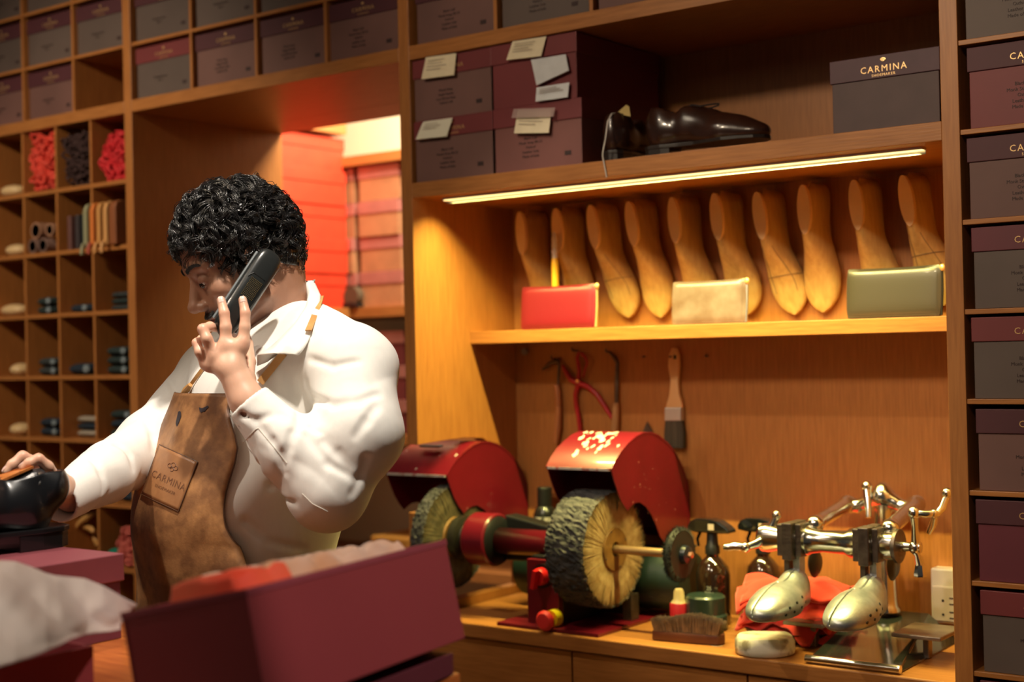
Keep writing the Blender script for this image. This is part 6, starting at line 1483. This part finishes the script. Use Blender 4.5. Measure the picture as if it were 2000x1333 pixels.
for p in roots:
    q = HM.T@(p-HO)/HS; nrm = (p-cen)/np.linalg.norm(p-cen)
    flow = HM@np.array([.45 if q[0] > .0 else -.6, .25*np.sign(q[1])*rg.uniform(-.4,1), -.25 if q[0] > 0 else -.55]) if q[0] > .0 or q[0] < -.04 else HM@np.array([rg.uniform(-.8,.8), rg.uniform(-.5,.5), -.2])
    flow = flow+rg.normal(0, .35, 3); flow -= nrm*(flow@nrm); flow /= np.linalg.norm(flow)
    top_ = q[2] > .06; fr = q[0] > .06
    nape = q[2] < -.02
    Ln = rg.uniform(.016, .026) if nape else rg.uniform(.040, .070)*(.62 if fr else 1)
    lift = rg.uniform(.02, .20)*(.3 if nape else 1.0)
    cr_ = rg.uniform(.0060, .0110)*(.35 if nape else 1)*(.8 if top_ else 1); turns = Ln/rg.uniform(.034, .060); sgn = rg.choice([-1, 1]); ph = rg.uniform(0, 6.28)
    sd = np.cross(nrm, flow)
    axis_ = p+nrm*.001+np.outer(tt*Ln, flow*(1-lift)+nrm*lift)-np.outer((tt**2)*Ln*.45, nrm*.55+zv*.15)
    dirc = nrm*.9
    m = 12 if not nape else 5
    offs = rg.normal(0, .0023, (m, 2)); ph2 = rg.normal(0, .22, m)
    ang_ = ph+sgn*turns*2*PI*tt; r_ = cr_*(np.clip(tt*4, 0, 1)*(1-.25*tt))
    P = np.empty((m, K, 3))
    for s in range(m):
        a = ang_+ph2[s]; rr_ = r_*(1+rg.normal(0, .08))
        P[s] = axis_+np.outer(rr_*np.cos(a), nrm)+np.outer(rr_*np.sin(a)*sgn, sd)+nrm*(offs[s, 0]+.001)+sd*offs[s, 1]
    # keep the strands outside the scalp
    qq = (P-HO)@HM/HS; e_ = np.linalg.norm((qq-np.array([-.010,0,.030]))/np.array([.100,.080,.090]), axis=-1); f_ = np.where((e_ < 1) & (qq[..., 2] > -.0), 1/np.maximum(e_, .5), 1)
    P = HO+HM[None, None] @ (np.array([-.010,0,.030])+(qq-np.array([-.010,0,.030]))*f_[..., None])[..., None] [..., 0, None] if False else HO+((np.array([-.010,0,.030])+(qq-np.array([-.010,0,.030]))*f_[..., None])@HM.T)*HS
    add_strands(P, rg.uniform(.00065, .00095))
# fringe curls hanging over the forehead
for k in range(34):
    f0_, l0, u0 = rg.uniform(.058,.080), rg.uniform(-.05,.062), rg.uniform(.058,.078); p = hp(f0_, l0, u0); nrm = HM@np.array([.9, l0*4, .25]); nrm /= np.linalg.norm(nrm)
    Ln = rg.uniform(.016,.030); flow = HM@np.array([.35, rg.uniform(-.3,.5), -.8]); sd = np.cross(nrm, flow); axis_ = p+np.outer(tt*Ln, flow)+np.outer(np.sin(tt*PI)*.007, nrm); turns = rg.uniform(1.0,1.9); cr_ = rg.uniform(.005,.0085); ph = rg.uniform(0,6); m = 6; P = np.empty((m, K, 3))
    for s in range(m):
        a = ph+turns*2*PI*tt+rg.normal(0,.2); P[s] = axis_+np.outer(cr_*np.cos(a)*np.clip(tt*3,0,1), nrm)+np.outer(cr_*np.sin(a)*np.clip(tt*3,0,1), sd)+rg.normal(0,.0012,3)
    add_strands(P, .00065)
# loose flyaway hooks at the back
for k in range(26):
    a = rg.uniform(-.4, 1.2); p = hp(-.100+.01*a, rg.uniform(-.03,.05), .0+.06*a-.03); nrm = -HM[:, 0]*.9+HM[:, 2]*.3; flow = nrm*.6-zv*.5+rg.normal(0,.2,3); sd = np.cross(nrm, flow); Ln = rg.uniform(.025,.05)
    axis_ = p+np.outer(tt*Ln, flow); ph = rg.uniform(0,6); aa = ph+rg.uniform(.7,1.3)*2*PI*tt; cr_ = rg.uniform(.006,.012)
    P = np.stack([axis_+np.outer(cr_*np.cos(aa)*tt, nrm)+np.outer(cr_*np.sin(aa)*tt, zv)+rg.normal(0,.0008,3) for s in range(4)]); add_strands(P, .0005)
person_part('curls', np.concatenate(Vh), np.concatenate(Fh), hairm, parent=HR)
# brows, moustache, sideburn: short lying hairs rooted on the skin
Vh = []; Fh = []; base = 0
def lying(name, n, rootf, dirf, ln, rad):
    global Vh, Fh, base
    Vh, Fh, base = [], [], 0
    tt_ = np.linspace(0, 1, 5); roots = np.array([rootf() for _ in range(n)]); out = np.array([HM@np.array([1.0, r_[1]*6, -.1]) for r_ in roots]); out /= np.linalg.norm(out, axis=1)[:, None]
    P0 = HO+roots@HM.T*HS+out*.05; P0 = march(P0, -out, head, n=40, off=.0003, maxd=.09)
    D3 = np.array([HM@np.array(dirf(r_)) for r_ in roots])+rg.normal(0, .12, (n, 3)); D3 -= out*(D3*out).sum(1)[:, None]; D3 /= np.linalg.norm(D3, axis=1)[:, None]
    L3 = ln*rg.uniform(.7, 1.2, n)
    P = P0[:, None]+D3[:, None]*(tt_[None, :, None]*L3[:, None, None])+out[:, None]*(np.sin(tt_*PI)[None, :, None]*.0014+.0003)
    add_strands(P, rad); person_part(name, np.concatenate(Vh), np.concatenate(Fh), hairm, parent=HR)
for sg in (1, -1):
    def rf():
        t = rg.uniform(0, 1); return (.085, sg*(.011+.040*t), .011+.007*math.sin(t*2.4)-.004*t+rg.normal(0, .0018*(1.1-t)))
    lying('eyebrow', 700, rf, lambda r_: (-.2, sg*1., .12), .0085, .0004)
lying('moustache', 520, lambda: (.09, rg.uniform(-.026, .026), -.0685+rg.normal(0, .0018)-abs(rg.normal(0,.001))), lambda r_: (0, np.sign(r_[1])*1., -.7), .0065, .00035)
lying('sideburn', 500, lambda: (rg.uniform(.006,.034), .07, rg.uniform(-.045,.01)), lambda r_: (.1, 0., -1.), .010, .00035)
# ------------------------------------------------------------ phone in the hand
B0 = at(437, 640, 2.176); T0 = at(527, 503, 2.226); Ax = T0-B0; LP = np.linalg.norm(Ax); Ax /= LP; nrm = CAM-B0; nrm = nrm/np.linalg.norm(nrm)+rv*.25; nrm -= Ax*(nrm@Ax); nrm /= np.linalg.norm(nrm); Wd = np.cross(Ax, nrm)
PM = Matrix([[Wd[0],nrm[0],Ax[0],0],[Wd[1],nrm[1],Ax[1],0],[Wd[2],nrm[2],Ax[2],0],[0,0,0,1]]); pc_ = (B0+T0)/2
if PM.determinant() < 0: Wd = -Wd; PM = Matrix([[Wd[0],nrm[0],Ax[0],0],[Wd[1],nrm[1],Ax[1],0],[Wd[2],nrm[2],Ax[2],0],[0,0,0,1]])
ph_ = thing('cordless_phone', 'black cordless phone held against the ear of the person', 'phone'); ph_.matrix_world = Matrix.Translation(Vector(pc_))@PM
LL2 = LP/2+.012; plast = mat('phone_black', (.016,.018,.018), rough=.30, coat=.2)
V = []; F = []; n = 34; k = 28
for i in range(n):
    s = i/(n-1)*2-1; e = (1-abs(s)**8)**.5 if abs(s) < 1 else 0; e = max(e, .06)
    for j in range(k):
        a = 2*PI*j/k; ca_, sa = math.cos(a), math.sin(a); V.append((math.copysign(abs(ca_)**.55, ca_)*.0205*e*(1+.06*s), math.copysign(abs(sa)**.7, sa)*.0125*e+.003*math.cos(s*1.6), s*LL2))
for i in range(n-1):
    for j in range(k): a = i*k+j; b = i*k+(j+1) % k; F.append((a, b, b+k, a+k))
F += [tuple(range(k)), tuple(range((n-1)*k, n*k))[::-1]]
MB().add(V, F).build('body', plast, ph_, smooth=True, angle=60)
MB().tube([(-.0208,-.003,z) for z in np.linspace(-LL2*.8, LL2*.8, 12)], .0022, 8).tube([(.0208,-.003,z) for z in np.linspace(-LL2*.8, LL2*.8, 12)], .0022, 8).build('side_band', mat('phone_grey', (.20,.22,.23), rough=.3, metal=.4), ph_, smooth=True)
g_ = MB()
for i in range(9):
    for j in range(13): g_.ball((-.010+i*.0024, .0157, -.012+j*.0026), .00065, 6)
g_.build('speaker_holes', mat('hole_gold', (.16,.11,.03), rough=.5), ph_)
MB().tube([(-.016,.0150,-.030),(-.016,.0150,.018),(-.011,.0152,.027),(.011,.0152,.027),(.016,.0150,.018)], .0005, 5).build('battery_cover_line', blackm, ph_)
